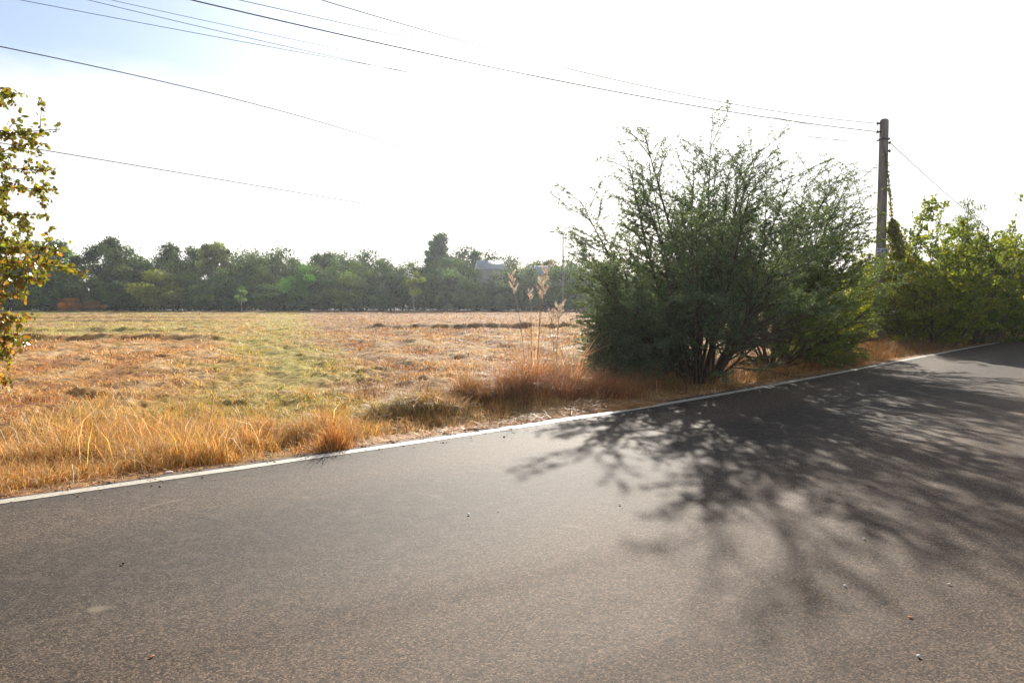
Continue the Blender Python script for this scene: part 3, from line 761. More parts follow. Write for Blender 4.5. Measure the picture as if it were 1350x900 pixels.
# thin far pole beside the big shrub
fy = 98.0; fp = P(742, 405, fy); zt = P(742, 305, fy)[2]
fr = empty('street_light_pole', (fp[0], fp[1], H1(fp[0], fy)))
m8 = MB(); m8.lathe((0, 0, 0), [(.14, 0), (.13, .3), (.07, zt)], 10); m8.build('pole_shaft', M_CONC, fr, True)
m9 = MB(); m9.tube([(0, 0, zt - .25), (-.5, 0, zt + .05), (-1.1, 0, zt + .15)], [.04, .035, .03], 6); arm = m9.build('lamp_arm', M_METAL, fr)
m9 = MB(); m9.box((-1.35, 0, zt + .13), (.55, .2, .09)); m9.box((-1.4, 0, zt + .07), (.4, .15, .04)); m9.build('lamp_head', M_METAL, arm)
tag(fr, 'distant thin pole with a short arm at its top, left of the largest shrub', 'pole')

# ------------------------------------------------------------------ wires
def wire(pts_px, A_end, L_xy, rad, label, ext=1.0, group='overhead wires crossing the sky'):
    """pts in the photo on the vertical plane between A_end and L_xy; height is a fitted parabola"""
    A = np.array(A_end); L = np.array(L_xy, float); d = L - A[:2]; D = np.linalg.norm(d); d /= D
    ss, zz = [0.0], [A[2]]
    for (px, py) in pts_px:
        rr_ = ray(px, py); k = rr_[0] / rr_[1]
        t = (k * A[1] - A[0]) / (d[0] - k * d[1]); yy = A[1] + d[1] * t
        ss.append(t); zz.append(CAMH + rr_[2] * yy / rr_[1])
    wgt = np.array([30.] + [1.] * len(pts_px))
    co = np.polyfit(ss, zz, 2 if len(pts_px) > 1 else 1, w=wgt)
    s = np.linspace(0, D * ext, 60); z = np.polyval(co, s)
    # end the wire exactly on its fixing
    z += (A[2] - z[0]) * np.exp(-s / 3)
    p = np.stack([A[0] + d[0] * s, A[1] + d[1] * s, z], 1)
    o = MB(); o.tube(p, rad, 5); ob = o.build('overhead_wire', M_WIRE)
    return tag(ob, label, 'wire', group)
LX = (-26.0, 1.0)
wire([(415, 0), (640, 58), (895, 126)], att[(163, -1)], LX, .010, 'topmost dark wire, fixed to the highest insulator of the pole')
wire([(244, 0), (450, 45), (700, 97), (1040, 162)], att[(174, -1)], LX, .013, 'thickest dark wire crossing the sky to the second insulator of the pole')
wire([(318, 0), (450, 31), (640, 73), (1000, 150)], POLE + np.array([-.15, -.05, zpx(184)]), LX, .007, 'thin wire between the thickest wire and the topmost wire')
wire([(145, 0), (390, 53)], POLE + np.array([-.15, -.06, zpx(186)]), (-26, 4), .005, 'upper of the three faint thin wires at upper left')
wire([(108, 0), (270, 35), (450, 76), (600, 110)], POLE + np.array([-.15, -.08, zpx(189)]), (-26, 4.5), .006, 'middle of the three faint thin wires at upper left')
wire([(25, 0), (250, 42), (410, 72)], POLE + np.array([-.15, -.1, zpx(193)]), (-26, 5), .006, 'lower of the three faint thin wires at upper left')
FP = np.array(fr.location)
wire([(0, 60), (150, 95), (410, 157)], FP + np.array([0, 0, zt - .05]), (-20.5, 8), .018, 'long single wire sloping from the left edge above the small leafy tree')
wire([(90, 203), (300, 239), (490, 270)], FP + np.array([0, 0, zt - .6]), (-36, 12), .022, 'lowest wire, starting behind the tip of the leafy branch at left')
# service wire to the right
e2 = P(1250, 252, 52); e3 = np.array([e2[0] + 40, 100, 6.5])
s = np.linspace(0, 1, 30)[:, None]; A2 = att[(188, 1)]; p = A2 * (1 - s) + e3 * s; 
co = (P(1210, 217, A2[1] + (e3[1] - A2[1]) * .1)[2]); p[:, 2] -= 3.0 * (s[:, 0] * (1 - s[:, 0])) * 1.6
o = MB(); o.tube(p, .012, 5); tag(o.build('overhead_wire', M_WIRE), 'single wire running down to the right from the pole', 'wire', 'overhead wires crossing the sky')

# vine hanging off the pole
r = np.random.default_rng(8)
path = [(1167, 196), (1171, 235), (1174, 262), (1176, 290), (1180, 315), (1188, 350), (1200, 400)]
pp = np.array([P(a, b, 27.9) for a, b in path]); root = empty('climbing_vine', tuple(pp[-1] * [1, 1, 0] + [0, 0, H1(pp[-1][0], pp[-1][1])])); off = np.array(root.location)
low = np.array([[pp[-1][0] + .25, 27.9, off[2]]]); pv = np.concatenate([pp, low]) - off
wood_obj('vine_stem', [pv, pv + r.normal(0, .02, pv.shape)], [np.full(len(pv), .010)] * 2, M_BARK, root, 4)
tt = r.random(11000); idx = tt * (len(pv) - 1); i = idx.astype(int).clip(0, len(pv) - 2); pos = pv[i] + (pv[i + 1] - pv[i]) * (idx - i)[:, None]
zrel = np.clip((pv[3][2] - pos[:, 2]) / 3.0, 0, 1)
keep = r.random(len(pos)) < (.05 + .95 * (zrel > .02)); pos, zrel = pos[keep], zrel[keep]
pos = pos + r.normal(0, 1, pos.shape) * (.02 + .30 * zrel ** .7)[:, None]
n = len(pos); c = jit(np.broadcast_to(np.array([.16, .17, .035]), (n, 3)), n, .3, r)
leaves_obj('foliage', pos, r.normal(size=(n, 3)) + [0, 0, -.6], r.uniform(.05, .11, n), .7, c, M_BROAD, root, r, shape='hex')
tag(root, 'leafy vine climbing a slack line that hangs from the top of the concrete pole', 'vine')

# ------------------------------------------------------------------ leafy tree at the left edge
r = np.random.default_rng(14)
tb = np.array([-6.35, 7.9]); root = empty('leafy_tree', (tb[0], tb[1], H1(*tb) - .05)); off = np.array(root.location)
trunk = np.array([[0, 0, 0], [.06, 0, .7], [-.03, .05, 1.5], [.05, .02, 2.3], [.0, .0, 3.1], [.05, 0, 3.9], [.1, 0, 4.6]])
polys = [trunk]; rads = [np.array([.09, .075, .065, .05, .04, .025, .01])]; tw = []
tips = [(82, 190, 7.4, 2.4), (62, 215, 7.7, 2.3), (66, 262, 7.3, 2.1), (42, 300, 7.6, 2.0), (30, 145, 7.5, 2.9), (8, 130, 7.8, 3.0), (60, 235, 8.1, 2.5), (25, 230, 7.2, 2.2), (15, 180, 7.6, 2.7), (20, 270, 7.5, 2.1),
        (88, 350, 7.2, 1.5), (80, 375, 7.6, 1.3), (60, 340, 7.8, 1.7), (55, 390, 7.3, 1.2), (25, 355, 7.1, 1.6), (30, 330, 7.6, 1.8), (45, 365, 7.2, 1.5), (10, 340, 7.7, 1.8), (5, 380, 7.3, 1.4), (70, 360, 7.9, 1.5),
        (20, 400, 7.1, 1.0), (38, 440, 7.3, .9), (40, 470, 7.0, .8), (25, 490, 7.3, .7), (12, 510, 7.2, .6), (5, 450, 7.4, .9), (-10, 480, 7.5, .7), (-40, 300, 7.6, 2.2), (-60, 200, 7.5, 2.8), (-60, 400, 7.5, 1.4), (-140, 200, 7.6, 2.6), (-220, 330, 7.8, 1.8), (-200, 160, 7.4, 2.9), (-120, 90, 8.2, 3.6), (-60, 60, 7.6, 3.8), (-150, 420, 8.2, 1.2), (-240, 240, 8.4, 2.4)]
for (px, py, yy, zs) in tips:
    e = P(px, py, yy) - off; st = trunk[np.abs(trunk[:, 2] - zs).argmin()] + np.array([0, 0, zs - trunk[np.abs(trunk[:, 2] - zs).argmin()][2]]) * .5
    n = 12; u = np.linspace(0, 1, n)[:, None]; b = st * (1 - u) + e * u; L = np.linalg.norm(e - st)
    b[:, 2] += (.16 * L * np.sin(PI * u[:, 0] * .9)); b += r.normal(0, .012, b.shape).cumsum(0) * np.minimum(1, u * 3)
    polys.append(b); rads.append(np.linspace(.014, .003, n)); tw.append(b[6:])
    for q in range(12):
        f = .35 + .65 * (q + r.random()) / 12; i = int(f * (n - 1)); i = min(i, n - 2); dp = unit(b[i + 1] - b[i])
        sd = unit(np.cross(dp, r.normal(size=3))); t2 = polyline(r, b[i], unit(dp * .6 + sd), r.uniform(.12, .34), .06, .6, .12)
        polys.append(t2); rads.append(np.linspace(.004, .0015, len(t2))); tw.append(t2)
wood_obj('trunk', polys, rads, M_BARK, root, 5)
pos, ax = along(r, tw, .0105); pos = pos + r.normal(0, .015, pos.shape); n = len(pos)
c = np.broadcast_to(np.array([.17, .19, .04]), (n, 3)).copy()
warm = smooth(2.6, 1.4, pos[:, 2]) * .42 + .10
u = r.random(n); c[u < warm] = [.38, .24, .05]; c[u < warm * .4] = [.24, .12, .04]; c[u > .9] = [.24, .30, .06]
leaves_obj('foliage', pos, unit(ax * .4 + r.normal(0, .7, (n, 3)) + [0, 0, -.5]), r.uniform(.03, .054, n), .85, jit(c, n, .25, r), M_LEFT, root, r, shape='hex', curl=.2)
tag(root, 'small tree with round green and orange leaves reaching in at the left edge', 'tree')

# ------------------------------------------------------------------ far treeline
def tree_proto(name, H, Wd, seed, tint, crown0=.2, nl=26, leaf=(.2, .36), nleaf=9000, bark=M_BARK, lumpr=(.09, .16), dens='shell', open_=0.0, shape=1.0):
    r = np.random.default_rng(seed); root = empty(name, (0, 0, 0))
    zc = H * (crown0 + 1) / 2; rz_ = H * (1 - crown0) / 2
    L = []
    while len(L) < nl:
        v = r.normal(size=3); v /= np.linalg.norm(v); q = r.random() ** .4 * .86
        p = np.array([v[0] * Wd / 2 * q, v[1] * Wd / 2 * q, zc + v[2] * rz_ * q])
        t = (p[2] - H * crown0) / (H * (1 - crown0)); w = (1 - t * (1 - shape) * 1.3)
        p[:2] *= max(w, .2); L.append(p)
    L = np.array(L); R_ = r.uniform(*lumpr, nl) * (Wd + H) / 1.6
    top = np.array([r.normal(0, .2), r.normal(0, .2), H * .8])
    tr = polyline(r, np.zeros(3), unit(np.array([r.normal(0, .06), r.normal(0, .06), 1])), H * .82, .5, 0, .03)
    polys = [tr]; rads = [np.linspace(H * .02, H * .004, len(tr))]
    for p in L:
        i = int(np.clip(p[2] / H * .65, 0.06, .95) * (len(tr) - 1)); a = tr[i]; u = np.linspace(0, 1, 7)[:, None]
        b = a * (1 - u) + p * u; b[:, 2] += np.sin(PI * u[:, 0]) * -.08 * H * .5; polys.append(b); rads.append(np.linspace(H * .007, H * .002, 7))
    wood_obj('trunk', polys, rads, bark, root, 5)
    k = r.integers(0, nl, nleaf); v = unit(r.normal(size=(nleaf, 3))); v[:, 2] *= .75
    q = r.random(nleaf) ** .45 * (1 + r.exponential(.16, nleaf))
    pos = L[k] + v * (R_[k] * q)[:, None]
    pos[:, 2] = np.maximum(pos[:, 2], .05)
    lumpc = np.exp(r.normal(0, .42, nl))[k][:, None]
    c = jit(np.broadcast_to(np.array(tint) * np.array([1.55, 1.6, 1.0]), (nleaf, 3)) * lumpc, nleaf, .14, r)
    leaves_obj('crown', pos, r.normal(size=(nleaf, 3)), r.uniform(*leaf, nleaf), .75, c, M_FAR, root, r, nrm=unit(v * [1, 1, 1.3] + r.normal(0, .28, (nleaf, 3))))
    return root
TP = {
    'round': tree_proto('broadleaf_tree', 9, 7.5, 41, (.06, .085, .03), .04, 46, nleaf=13000),
    'spread': tree_proto('spreading_tree', 9, 9.5, 42, (.05, .075, .03), .18, 40, nleaf=11000, lumpr=(.06, .12)),
    'tall': tree_proto('upright_tree', 12, 5.5, 43, (.055, .08, .04), .05, 60, nleaf=12000, lumpr=(.035, .075), shape=.6),
    'tuft': tree_proto('bamboo_clump', 10, 6.0, 48, (.11, .14, .05), .1, 44, nleaf=9000, lumpr=(.035, .075), shape=.8),
    'bush': tree_proto('rounded_bush', 5, 6.0, 45, (.085, .11, .03), .0, 30, nleaf=9000, leaf=(.16, .3)),
    'pale': tree_proto('pale_shrub', 6.5, 5.0, 46, (.12, .15, .07), .0, 28, nleaf=9000, leaf=(.16, .28)),
    'young': tree_proto('young_tree', 5, 2.6, 47, (.14, .17, .07), .32, 12, nleaf=1800, leaf=(.14, .24), bark=M_PALEBARK, lumpr=(.06, .1)),
}
TG = 'trees and bushes of the far treeline'
D_ = 'darker'
# photo x of the middle, photo y of the top, distance, kind, tint, label
trees = [
    (-60, 330, 128, 'round', (1, 1, 1), 'green tree of the far treeline hidden behind the left leafy tree'),
    (-15, 335, 124, 'spread', (1, 1, 1), None),
    (22, 332, 130, 'round', (1, 1, 1), None),
    (62, 312, 126, 'spread', (1.2, 1.1, 1), 'thin flat-topped tree just right of the left leafy branches'),
    (98, 328, 132, 'tall', (1.2, 1.15, 1.1), 'sparse greyish tree left of the big dark rounded tree'),
    (148, 309, 127, 'spread', (.75, .8, .8), 'big dark rounded tree with bare gaps under its crown'),
    (190, 322, 133, 'round', (.7, .75, .85), None),
    (232, 317, 134, 'spread', (.75, .8, .9), 'dark tree with a small pointed top left of the bamboo clump'),
    (279, 304, 130, 'tuft', (1, 1, 1), 'tall green bamboo-like clump with two feathery plumes'),
    (322, 320, 134, 'round', (1.3, 1.2, .9), None),
    (352, 318, 132, 'round', (1.0, 1.05, .9), 'rounded green tree right of the bamboo-like clump'),
    (388, 328, 136, 'round', (.9, .95, 1), None),
    (425, 332, 131, 'spread', (1.0, 1, .9), None),
    (468, 321, 136, 'round', (.8, .9, .9), 'tree with a small knob of leaves standing above the middle of the treeline'),
    (505, 328, 133, 'round', (.8, .85, .9), None),
    (578, 295, 131, 'tall', (.8, .85, .95), 'tallest upright tree near the middle of the treeline'),
    (598, 318, 137, 'round', (.8, .85, .95), None),
    (628, 321, 138, 'tall', (.95, 1, 1.1), 'small upright tree right of the tallest tree'),
    (656, 325, 133, 'round', (.65, .65, .8), 'dark rounded tree right of the grey roof'),
    (695, 336, 135, 'round', (1.3, 1.3, .7), 'yellow green rounded tree behind the tall reed plumes'),
    (722, 343, 138, 'spread', (.8, .85, 1), None),
    (758, 330, 130, 'round', (.8, .9, 1), None),
    (800, 335, 134, 'round', (.9, .9, 1), 'green tree of the far treeline hidden behind the largest shrub'),
    (850, 335, 130, 'round', (.9, .9, 1), 'green tree of the far treeline hidden behind the largest shrub'),
    (905, 338, 134, 'spread', (.9, .9, 1), 'green tree of the far treeline hidden behind the largest shrub'),
    (960, 340, 130, 'round', (.9, .9, 1), 'green tree of the far treeline hidden behind the largest shrub'),
    (1020, 338, 134, 'spread', (.9, .9, 1), 'green tree of the far treeline hidden behind the largest shrub'),
    (1080, 340, 130, 'round', (.9, .9, 1), 'green tree of the far treeline hidden behind the largest shrub'),
    (1140, 342, 134, 'spread', (.9, .9, 1), 'green tree of the far treeline hidden behind the largest shrub'),
    # middle layer
    (15, 350, 122, 'bush', (.8, .85, .8), None), (70, 345, 121, 'round', (.8, .9, .8), None),
    (118, 345, 120, 'pale', (.6, .75, .65), 'pale green shrub left of the olive bush in front'),
    (165, 350, 123, 'bush', (.65, .7, .75), None), (250, 342, 123, 'round', (.85, .95, .8), None), (300, 345, 122, 'pale', (.7, .8, .7), None),
    (345, 345, 124, 'round', (.9, .95, .7), None), (392, 343, 119, 'pale', (.75, 1.2, .5), 'bright green upright shrub left of the middle of the treeline'),
    (430, 345, 122, 'round', (.9, .95, .9), None), (470, 342, 121, 'pale', (.6, .68, .6), None), (515, 338, 122, 'round', (.7, .8, .9), None),
    (560, 335, 121, 'round', (.8, .85, 1), None), (605, 338, 121, 'pale', (.55, .62, .7), None), (645, 358, 120, 'pale', (.6, .6, .65), None),
    (688, 350, 124, 'round', (.8, .95, .9), None), (735, 355, 121, 'bush', (.6, .75, .85), None), (775, 350, 118, 'round', (.6, .75, .8), None),
    # front bushes
    (30, 385, 115, 'bush', (.6, .6, .5), None), (205, 355, 115, 'bush', (1.25, 1.1, .8), 'wide olive bush at the front of the treeline'),
    (155, 372, 117, 'bush', (.6, .75, .8), None), (262, 375, 117, 'bush', (.6, .75, .8), None), (300, 380, 117, 'bush', (.55, .7, .75), None),
    (350, 375, 117, 'bush', (.7, .85, .8), None), (420, 372, 117, 'bush', (.6, .75, .8), None), (455, 365, 117, 'bush', (1.1, 1.05, .9), 'sprawling pale bush left of the young tree at the centre'),
    (500, 375, 117, 'bush', (.55, .7, .8), None), (590, 372, 117, 'pale', (.8, .85, .9), 'grey green shrub below the tallest upright tree'), (620, 375, 116, 'bush', (.6, .7, .8), None),
    (665, 378, 117, 'bush', (.6, .65, .75), None), (705, 380, 117, 'bush', (.5, .65, .8), None), (745, 380, 115, 'bush', (.5, .65, .8), None),
    (92, 392, 112, 'bush', (3.2, .9, .55), 'low rust red bush at the foot of the trees near the left'), (122, 396, 113, 'bush', (2.4, .9, .6), 'small rust brown bush right of the rust red bush'),
    (545, 350, 111, 'young', (1.1, 1.2, .7), 'young yellow green tree on a thin pale trunk before the dark trees'),
    (318, 372, 110, 'young', (1.0, 1.1, .9), 'small pale tree with a forked trunk at the far edge of the field'),
]
TH = {'round': 9, 'spread': 9, 'tall': 12, 'tuft': 10, 'bush': 5, 'pale': 6.5, 'young': 5}
gen = {'round': 'round-crowned green tree packed among others in the far treeline', 'spread': 'wide-crowned tree packed among others in the far treeline',
       'bush': 'dark low bush at the foot of the far treeline', 'pale': 'grey green shrub packed between the trees of the far treeline'}
firsts = set()
for k, (px, py, dist, kind, tn, lb) in enumerate(trees):
    q = P(px, py, dist); x0, h0 = q[0], q[2] - H1(q[0], dist)
    tf = 1.0 if lb else random.uniform(.6, 1.35); tn = tuple(v * tf * q_ for v, q_ in zip(tn, (random.uniform(.85, 1.2), 1, random.uniform(.8, 1.15))))
    sc = h0 * (1 if lb else random.uniform(.92, 1.1)) / TH[kind] / 1.03; sw = sc * random.uniform(.95, 1.2)
    if kind == 'bush' and h0 < 4: sw = max(sw, .62)
    if kind == 'young': sw = sc * .95
    loc = (x0, dist, H1(x0, dist) - .05)
    o = copy_tree(TP[kind], loc, k * 2.1, (sw, sw, sc), tn) if kind in firsts else TP[kind]
    if kind not in firsts:
        firsts.add(kind); o.location = loc; o.rotation_euler = (0, 0, k * 2.1); o.scale = (sw, sw, sc)
        for ch in o.children: ch.color = (*tn, 1)
    tag(o, lb or gen[kind], 'bush' if kind in ('bush', 'pale') else 'tree', TG)
q = P(772, 309, 96); slim_tree('slender_tree', (q[0], q[1]), q[2], 9, 'tall slender tree beside the distant pole', wid=1.3, n=3600, leaf=(.18, .3), tint=(.10, .13, .07), crown=(.1, 1.0))

# tangled undergrowth between the trunks of the treeline
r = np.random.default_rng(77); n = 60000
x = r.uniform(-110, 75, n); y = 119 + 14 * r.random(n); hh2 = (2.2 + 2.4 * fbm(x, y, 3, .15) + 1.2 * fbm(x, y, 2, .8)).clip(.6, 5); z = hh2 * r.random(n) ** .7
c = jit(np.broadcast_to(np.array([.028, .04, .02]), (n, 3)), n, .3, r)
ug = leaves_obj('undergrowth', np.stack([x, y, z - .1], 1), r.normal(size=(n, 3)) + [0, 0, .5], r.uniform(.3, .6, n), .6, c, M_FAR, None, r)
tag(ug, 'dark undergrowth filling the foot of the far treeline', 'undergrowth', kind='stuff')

# two small houses behind the trees
M_ROOF = plain('grey_roofing', (.36, .37, .40), .5); M_WALL = plain('plaster', (.42, .40, .36), .9); M_DARK = plain('dark_glass', (.03, .035, .04), .2)
def house(px, py_top, dist, wdt, label, rz):
    q = P(px, py_top, dist); zt_ = q[2]; gz0 = H1(q[0], dist); root = empty('small_house', (q[0], dist, gz0), rz)
    Hh = zt_ - gz0; hw = Hh - 1.5; d = wdt * .8
    b = MB(); b.box((0, 0, hw / 2), (wdt - .6, d - .6, hw)); w_ = b.build('wall', M_WALL, root)
    b = MB(); y2 = d / 2; x2 = wdt / 2
    v = [(-x2, -y2, hw - .1), (x2, -y2, hw - .1), (x2, y2, hw - .1), (-x2, y2, hw - .1), (-x2, 0, Hh), (x2, 0, Hh), (-x2, -y2, hw), (x2, -y2, hw), (x2, y2, hw), (-x2, y2, hw)]
    b.add(v, [(3, 2, 1, 0), (0, 1, 7, 6), (1, 2, 8, 7), (2, 3, 9, 8), (3, 0, 6, 9), (6, 7, 5, 4), (8, 9, 4, 5), (7, 8, 5), (9, 6, 4)]); b.build('roof', M_ROOF, root)
    for s_ in (-1, 1):
        b = MB(); b.box((s_ * wdt * .25, -(d - .6) / 2 - .02, hw * .6), (1.1, .04, 1.1)); wi = b.build('window', M_DARK, root)
        b = MB(); b.box((s_ * wdt * .25, -(d - .6) / 2 - .05, hw * .6 - .6), (1.3, .08, .08)); b.build('sill', M_WALL, wi)
    b = MB(); b.box((0, -(d - .6) / 2 - .02, 1.0), (.9, .04, 2.0)); b.build('door', M_DARK, root)
    return tag(root, label, 'house')
house(646, 343, 129.5, 4.4, 'house whose pale grey roof shows through the trees near the centre', .3)
house(714, 350, 130, 4.0, 'house with a low brownish grey roof behind the reed plumes', -.2)

# ------------------------------------------------------------------ tall reeds, weeds, bits
M_REED = leafmat('reed_plume', .45, .7, tr_tint=(1.1, 1.0, .85))
M_STEM = plain('dry_stem', (.34, .23, .14), .8)
def reed(px_tip, py_tip, px_base, dist, seed, label, plume=.55, fat=1.0, group='tall reed stalks above the red brush'):
    r = np.random.default_rng(seed); bs = P(px_base, 480, dist); z0 = H1(bs[0], dist); tip = P(px_tip, py_tip, dist)
    root = empty('reed_stalk', (bs[0], dist, z0 - .02)); e = tip - np.array(root.location); u = np.linspace(0, 1, 14)[:, None]
    st = np.array([0, 0, 1.]) * e[2] * u; st[:, :2] += e[:2] * u ** 1.8
    b = MB(); b.tube(st, np.linspace(.010, .005, 14), 5); b.build('stem', M_STEM, root)
    n = int(700 * plume * fat); f = 1 - plume * .5 * r.random(n) ** .8 * .6 / max(e[2], .5) * 1.6
    idx = f * 13; i = idx.astype(int).clip(0, 12); pos = st[i] + (st[i + 1] - st[i]) * (idx - i)[:, None]
    # side tufts
    k = r.integers(0, 7, n); az = k * 2.4; base_t = (k + .5) / 7; dirv = np.stack([np.cos(az), np.sin(az), np.full(n, 1.6)], 1)
    pos = st[13] - (st[13] - st[9]) * (base_t * plume * 1.3)[:, None] + unit(dirv) * (r.random(n) * .22 * fat)[:, None] + r.normal(0, .010 * fat, (n, 3))
    leaves_obj('plume', pos, unit(dirv + r.normal(0, .35, (n, 3))), r.uniform(.04, .09, n), .28, jit(np.broadcast_to(np.array([.66, .58, .50]), (n, 3)), n, .2, r), M_REED, root, r)
    c = jit(np.broadcast_to(np.array([.4, .28, .14]), (10, 3)), 10, .2, r)
    i = r.integers(1, 8, 10); pass
    for q_ in range(4):
        b = MB(); a_ = r.uniform(0, 6.28); L_ = r.uniform(.25, .5); u_ = np.linspace(0, 1, 6)
        b.tube(st[i[q_]] + np.stack([np.cos(a_) * u_ * L_ * .6, np.sin(a_) * u_ * L_ * .6, L_ * (u_ - .9 * u_ ** 2)], 1), np.linspace(.006, .0015, 6), 3); b.build('leaf_blade', M_STEM, root)
    return tag(root, label, 'reed', group)
reed(673, 363, 692, 19.0, 1, 'leaning thin reed stalk, leftmost of the reed plumes', .5, .7)
reed(699, 385, 701, 19.6, 2, 'short thin reed between the two plumed stalks', .3, .45)
reed(722, 352, 708, 18.8, 3, 'thickest buff reed plume, above the red brush', .8, .95)
reed(715, 365, 709, 18.6, 5, 'second plume close beside the thickest one', .6, .65)
reed(738, 405, 733, 17.5, 4, 'short pale seed head left of the largest shrub', .5, .8)
reed(727, 412, 731, 17.3, 6, 'small pale seed head low beside the largest shrub', .4, .6)

def weed(px, pyb, pyt, label, seed, lean=8, top=True):
    r = np.random.default_rng(seed); b0 = G(px, pyb, -.12); root = empty('tall_weed', (b0[0], b0[1], H1(b0[0], b0[1]) - .02)); tip = P(px + lean, pyt, b0[1]) - np.array(root.location)
    u = np.linspace(0, 1, 8)[:, None]; st = tip * u; b = MB(); b.tube(st, np.linspace(.006, .003, 8), 5); b.build('stem', M_STEM, root)
    n = 26 if top else 10
    k = r.integers(3, 8, n) if not top else np.where(r.random(n) < .7, 7, r.integers(2, 7, n))
    c = jit(np.broadcast_to(np.array([.16, .2, .04] if top else [.3, .2, .08]), (n, 3)), n, .2, r)
    leaves_obj('leaves', st[k] + r.normal(0, .015, (n, 3)), r.normal(size=(n, 3)) + [0, 0, .3], r.uniform(.03, .07, n), .5, c, M_BROAD, root, r)
    tag(root, label, 'weed')
weed(276, 560, 486, 'thin upright weed with a small green tip standing in the golden grass', 1)
0 and weed(232, 628, 585, 'yellow green forked weed at the foot of the golden grass', 2, 6)
def dead_stalk(px, pyb, px2, py2, label, seed, rad=.006):
    b0 = G(px, pyb, -.08); z = H1(b0[0], b0[1]); tip = P(px2, py2, b0[1] + .15)
    u = np.linspace(0, 1, 6)[:, None]; s_ = np.array([b0[0], b0[1], z - .02]); pts = s_ * (1 - u) + tip * u; pts += np.random.default_rng(seed).normal(0, .006, pts.shape)
    b = MB(); b.tube(pts, np.linspace(rad, rad * .5, 6), 5); o = b.build('dead_stalk', plain('pale_stalk', (.55, .42, .27), .8)); tag(o, label, 'stalk')
dead_stalk(97, 640, 95, 612, 'thick pale cut stub at the edge of the golden grass', 1, .010)
dead_stalk(104, 636, 103, 616, 'thinner pale stub beside the thick cut stub', 2, .007)
dead_stalk(20, 560, 62, 512, 'long pale bent stalk leaning right over the grass at left', 3)
dead_stalk(70, 560, 140, 482, 'long dark stalk leaning right above the golden grass', 4)

# bits on the road and verge
def chip(px, py, size, col, label, cat, name, seed, flat=.25, zb=0.004):
    r = np.random.default_rng(seed); g0 = G(px, py); la0 = lateral([g0[0]], [g0[1]])[0]; z = zb if -ROADW < la0 < EDGE else H1(g0[0], g0[1])
    n = 9; a = np.linspace(0, 2 * PI, n, endpoint=False); rad = size * r.uniform(.7, 1.15, n) / 2; el = r.uniform(.5, 1)
    ca, sa = math.cos(seed), math.sin(seed)
    ring = np.stack([rad * np.cos(a), rad * np.sin(a) * el], 1) @ np.array([[ca, sa], [-sa, ca]])
    h = size * flat
    v = [(*p * .8, 0) for p in ring] + [(*p, h * .45) for p in ring] + [(*p * .55, h * r.uniform(.8, 1.1)) for p in ring]
    fs = [tuple(range(n))[::-1], tuple(range(2 * n, 3 * n))] + [(i * n + j, i * n + (j + 1) % n, (i + 1) * n + (j + 1) % n, (i + 1) * n + j) for i in range(2) for j in range(n)]
    b = MB(); b.add(np.array(v) + [g0[0], g0[1], z], fs); o = b.build(name, plain(name + '_surface', col, .8)); tag(o, label, cat)
chip(200, 866, .032, (.40, .13, .05), 'rust orange dry leaf on the asphalt at lower left', 'leaf', 'dry_leaf', 1, .12)
chip(1200, 814, .03, (.5, .16, .05), 'small orange leaf right of the long branch shadow', 'leaf', 'dry_leaf', 2, .12)
chip(162, 744, .022, (.03, .028, .025), 'tiny black pebble on the dark band of the road at left', 'stone', 'pebble', 3, .5)
chip(618, 679, .022, (.75, .73, .7), 'white pebble in the middle of the sunlit asphalt', 'stone', 'pebble', 4, .5)
chip(657, 674, .013, (.75, .73, .7), 'smaller white pebble right of the first white one', 'stone', 'pebble', 5, .5)
chip(817, 666, .02, (.7, .66, .6), 'pale pebble left of the branch shadows', 'stone', 'pebble', 6, .5)
chip(1139, 711, .022, (.7, .66, .6), 'pale pebble right of the thick branch shadow, above the others', 'stone', 'pebble', 7, .5)
chip(1114, 773, .018, (.75, .73, .7), 'pale pebble beside the lower end of the thick branch shadow', 'stone', 'pebble', 8, .5)
chip(1251, 771, .02, (.7, .62, .45), 'straw coloured pebble at the right of the road', 'stone', 'pebble', 9, .4)
chip(1211, 866, .02, (.6, .56, .5), 'pale pebble near the bottom right corner', 'stone', 'pebble', 10, .4)
chip(416, 586, .10, (.55, .48, .42), 'crumpled pale scrap on the verge behind the line', 'litter', 'paper_scrap', 11, .5)
chip(580, 561, .09, (.65, .62, .6), 'flat whitish scrap on the verge near the middle', 'litter', 'paper_scrap', 12, .25)
chip(222, 619, .10, (.65, .45, .36), 'pinkish flat scrap in the orange litter behind the line', 'litter', 'paper_scrap', 13, .2)
chip(605, 446, .22, (.8, .8, .78), 'small white scrap out in the ploughed field', 'litter', 'paper_scrap', 14, .5)
# twig across the line
b = MB(); w0, w1 = G(612, 568.5), G(678, 567.5); pts = np.array([w0 * (1 - t) + w1 * t for t in np.linspace(0, 1, 9)]); pts[:, 2] = .018 + np.random.default_rng(2).uniform(0, .012, 9); pts[:, :2] += np.random.default_rng(4).normal(0, .012, (9, 2))
b.tube(pts, np.linspace(.008, .004, 9), 5); tag(b.build('twig', M_BARK), 'thin twig lying across the painted line', 'twig')

# ------------------------------------------------------------------ thin haze, added also to mimic lens glare
HAZE_D = .00024; HAZE_G = .6
m, nt, nd, lk = newmat('haze_glare'); out = nd.new('ShaderNodeOutputMaterial'); pv_ = nd.new('ShaderNodeVolumePrincipled')
pv_.inputs['Color'].default_value = (.86, .93, 1.0, 1); pv_.inputs['Density'].default_value = HAZE_D; pv_.inputs['Anisotropy'].default_value = HAZE_G
lk.new(pv_.outputs[0], out.inputs['Volume'])
b = MB(); b.box((0, 0, 7.0), (2000, 2000, 17.0)); hz = b.build('haze', m); tag(hz, 'thin pale haze over the field, also imitating lens glare', kind='stuff')

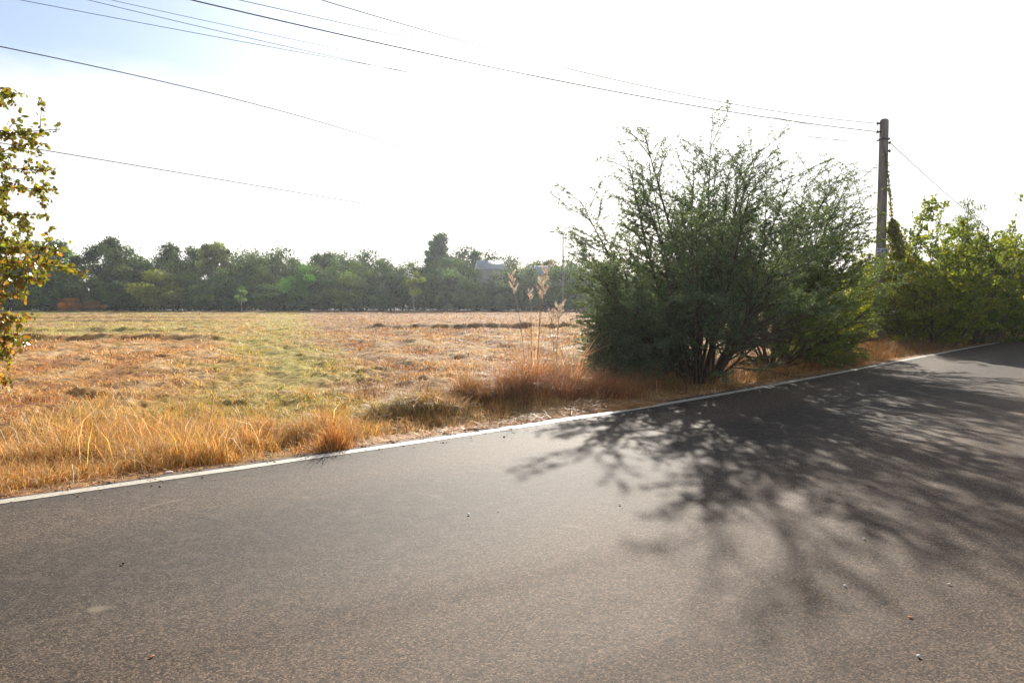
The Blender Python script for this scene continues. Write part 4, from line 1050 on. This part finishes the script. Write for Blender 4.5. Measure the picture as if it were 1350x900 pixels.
# ------------------------------------------------------------------ light, sky, camera
EXPO = 1.3
sun = bpy.data.lights.new('sun', 'SUN'); sun.energy = 4.6; sun.angle = math.radians(.6); sun.color = (1, .93, .82)
so = bpy.data.objects.new('sun', sun); COL.objects.link(so)
sd = Vector((math.sin(SUN_AZ) * math.cos(SUN_EL), math.cos(SUN_AZ) * math.cos(SUN_EL), math.sin(SUN_EL)))
so.rotation_euler = (-sd).to_track_quat('-Z', 'Y').to_euler(); so.location = (0, 0, 60)

W = bpy.data.worlds.new('World'); S.world = W; W.use_nodes = True
nt = W.node_tree; nd = nt.nodes; lk = nt.links; nd.clear()
out = nd.new('ShaderNodeOutputWorld'); bg = nd.new('ShaderNodeBackground'); bg.inputs['Strength'].default_value = .057
sky = nd.new('ShaderNodeTexSky'); sky.sky_type = 'NISHITA'; sky.sun_disc = False; sky.sun_elevation = SUN_EL; sky.sun_rotation = SUN_AZ
sky.air_density = 1.0; sky.dust_density = 1.2; sky.ozone_density = 4.0; sky.altitude = 50
tc = nd.new('ShaderNodeTexCoord'); mp = nd.new('ShaderNodeMapping'); mp.inputs['Scale'].default_value = (1, 1, 2.6); mp.inputs['Location'].default_value = (.35, .1, .1)
no = N(nd, 'ShaderNodeTexNoise', Scale=1.5, Detail=6.0, Roughness=.52); lk.new(tc.outputs['Generated'], mp.inputs[0]); lk.new(mp.outputs[0], no.inputs['Vector'])
sxyz = nd.new('ShaderNodeSeparateXYZ'); lk.new(tc.outputs['Generated'], sxyz.inputs[0])
ma = N(nd, 'ShaderNodeMath', operation='MULTIPLY_ADD'); ma.inputs[1].default_value = .42; lk.new(no.outputs[0], ma.inputs[0]); ma.inputs[2].default_value = -.21      # noise lifts or lowers the cloud bank's edge
mb_ = N(nd, 'ShaderNodeMath', operation='SUBTRACT'); lk.new(sxyz.outputs[2], mb_.inputs[0]); lk.new(ma.outputs[0], mb_.inputs[1])
mc_ = N(nd, 'ShaderNodeMapRange', interpolation_type='SMOOTHSTEP'); mc_.inputs['From Min'].default_value = .27; mc_.inputs['From Max'].default_value = .20; mx0 = N(nd, 'ShaderNodeMath', operation='MAXIMUM'); mx0.inputs[1].default_value = -.12; lk.new(sxyz.outputs[0], mx0.inputs[0])
md_ = N(nd, 'ShaderNodeMath', operation='MULTIPLY_ADD'); md_.inputs[1].default_value = -.35; lk.new(mx0.outputs[0], md_.inputs[0]); lk.new(mb_.outputs[0], md_.inputs[2])
lk.new(md_.outputs[0], mc_.inputs[0])
cr = N(nd, 'ShaderNodeMath', operation='MULTIPLY'); cr.operation = 'MULTIPLY_ADD'; cr.inputs[1].default_value = .68; cr.inputs[2].default_value = .12; lk.new(mc_.outputs[0], cr.inputs[0])
mx = N(nd, 'ShaderNodeMix', data_type='RGBA'); lk.new(cr.outputs[0], mx.inputs[0]); lk.new(sky.outputs[0], mx.inputs[6]); mx.inputs[7].default_value = (9.5, 9.3, 8.9, 1)
lk.new(mx.outputs[2], bg.inputs['Color']); lk.new(bg.outputs[0], out.inputs[0])

cam = bpy.data.cameras.new('camera'); cam.sensor_width = 36; cam.lens = F / 1350 * 36; cam.clip_start = .05; cam.clip_end = 4000
co = bpy.data.objects.new('camera', cam); COL.objects.link(co); co.location = (0, 0, CAMH); co.rotation_euler = (PI / 2 - PITCH, 0, 0)
S.camera = co
S.view_settings.view_transform = 'Standard'; S.view_settings.look = 'None'; S.view_settings.exposure = EXPO; S.view_settings.gamma = 1
S.cycles.max_bounces = 6; S.cycles.transmission_bounces = 4; S.cycles.transparent_max_bounces = 8; S.cycles.volume_bounces = 0
S.cycles.caustics_reflective = False; S.cycles.caustics_refractive = False
S.cycles.use_denoising = True
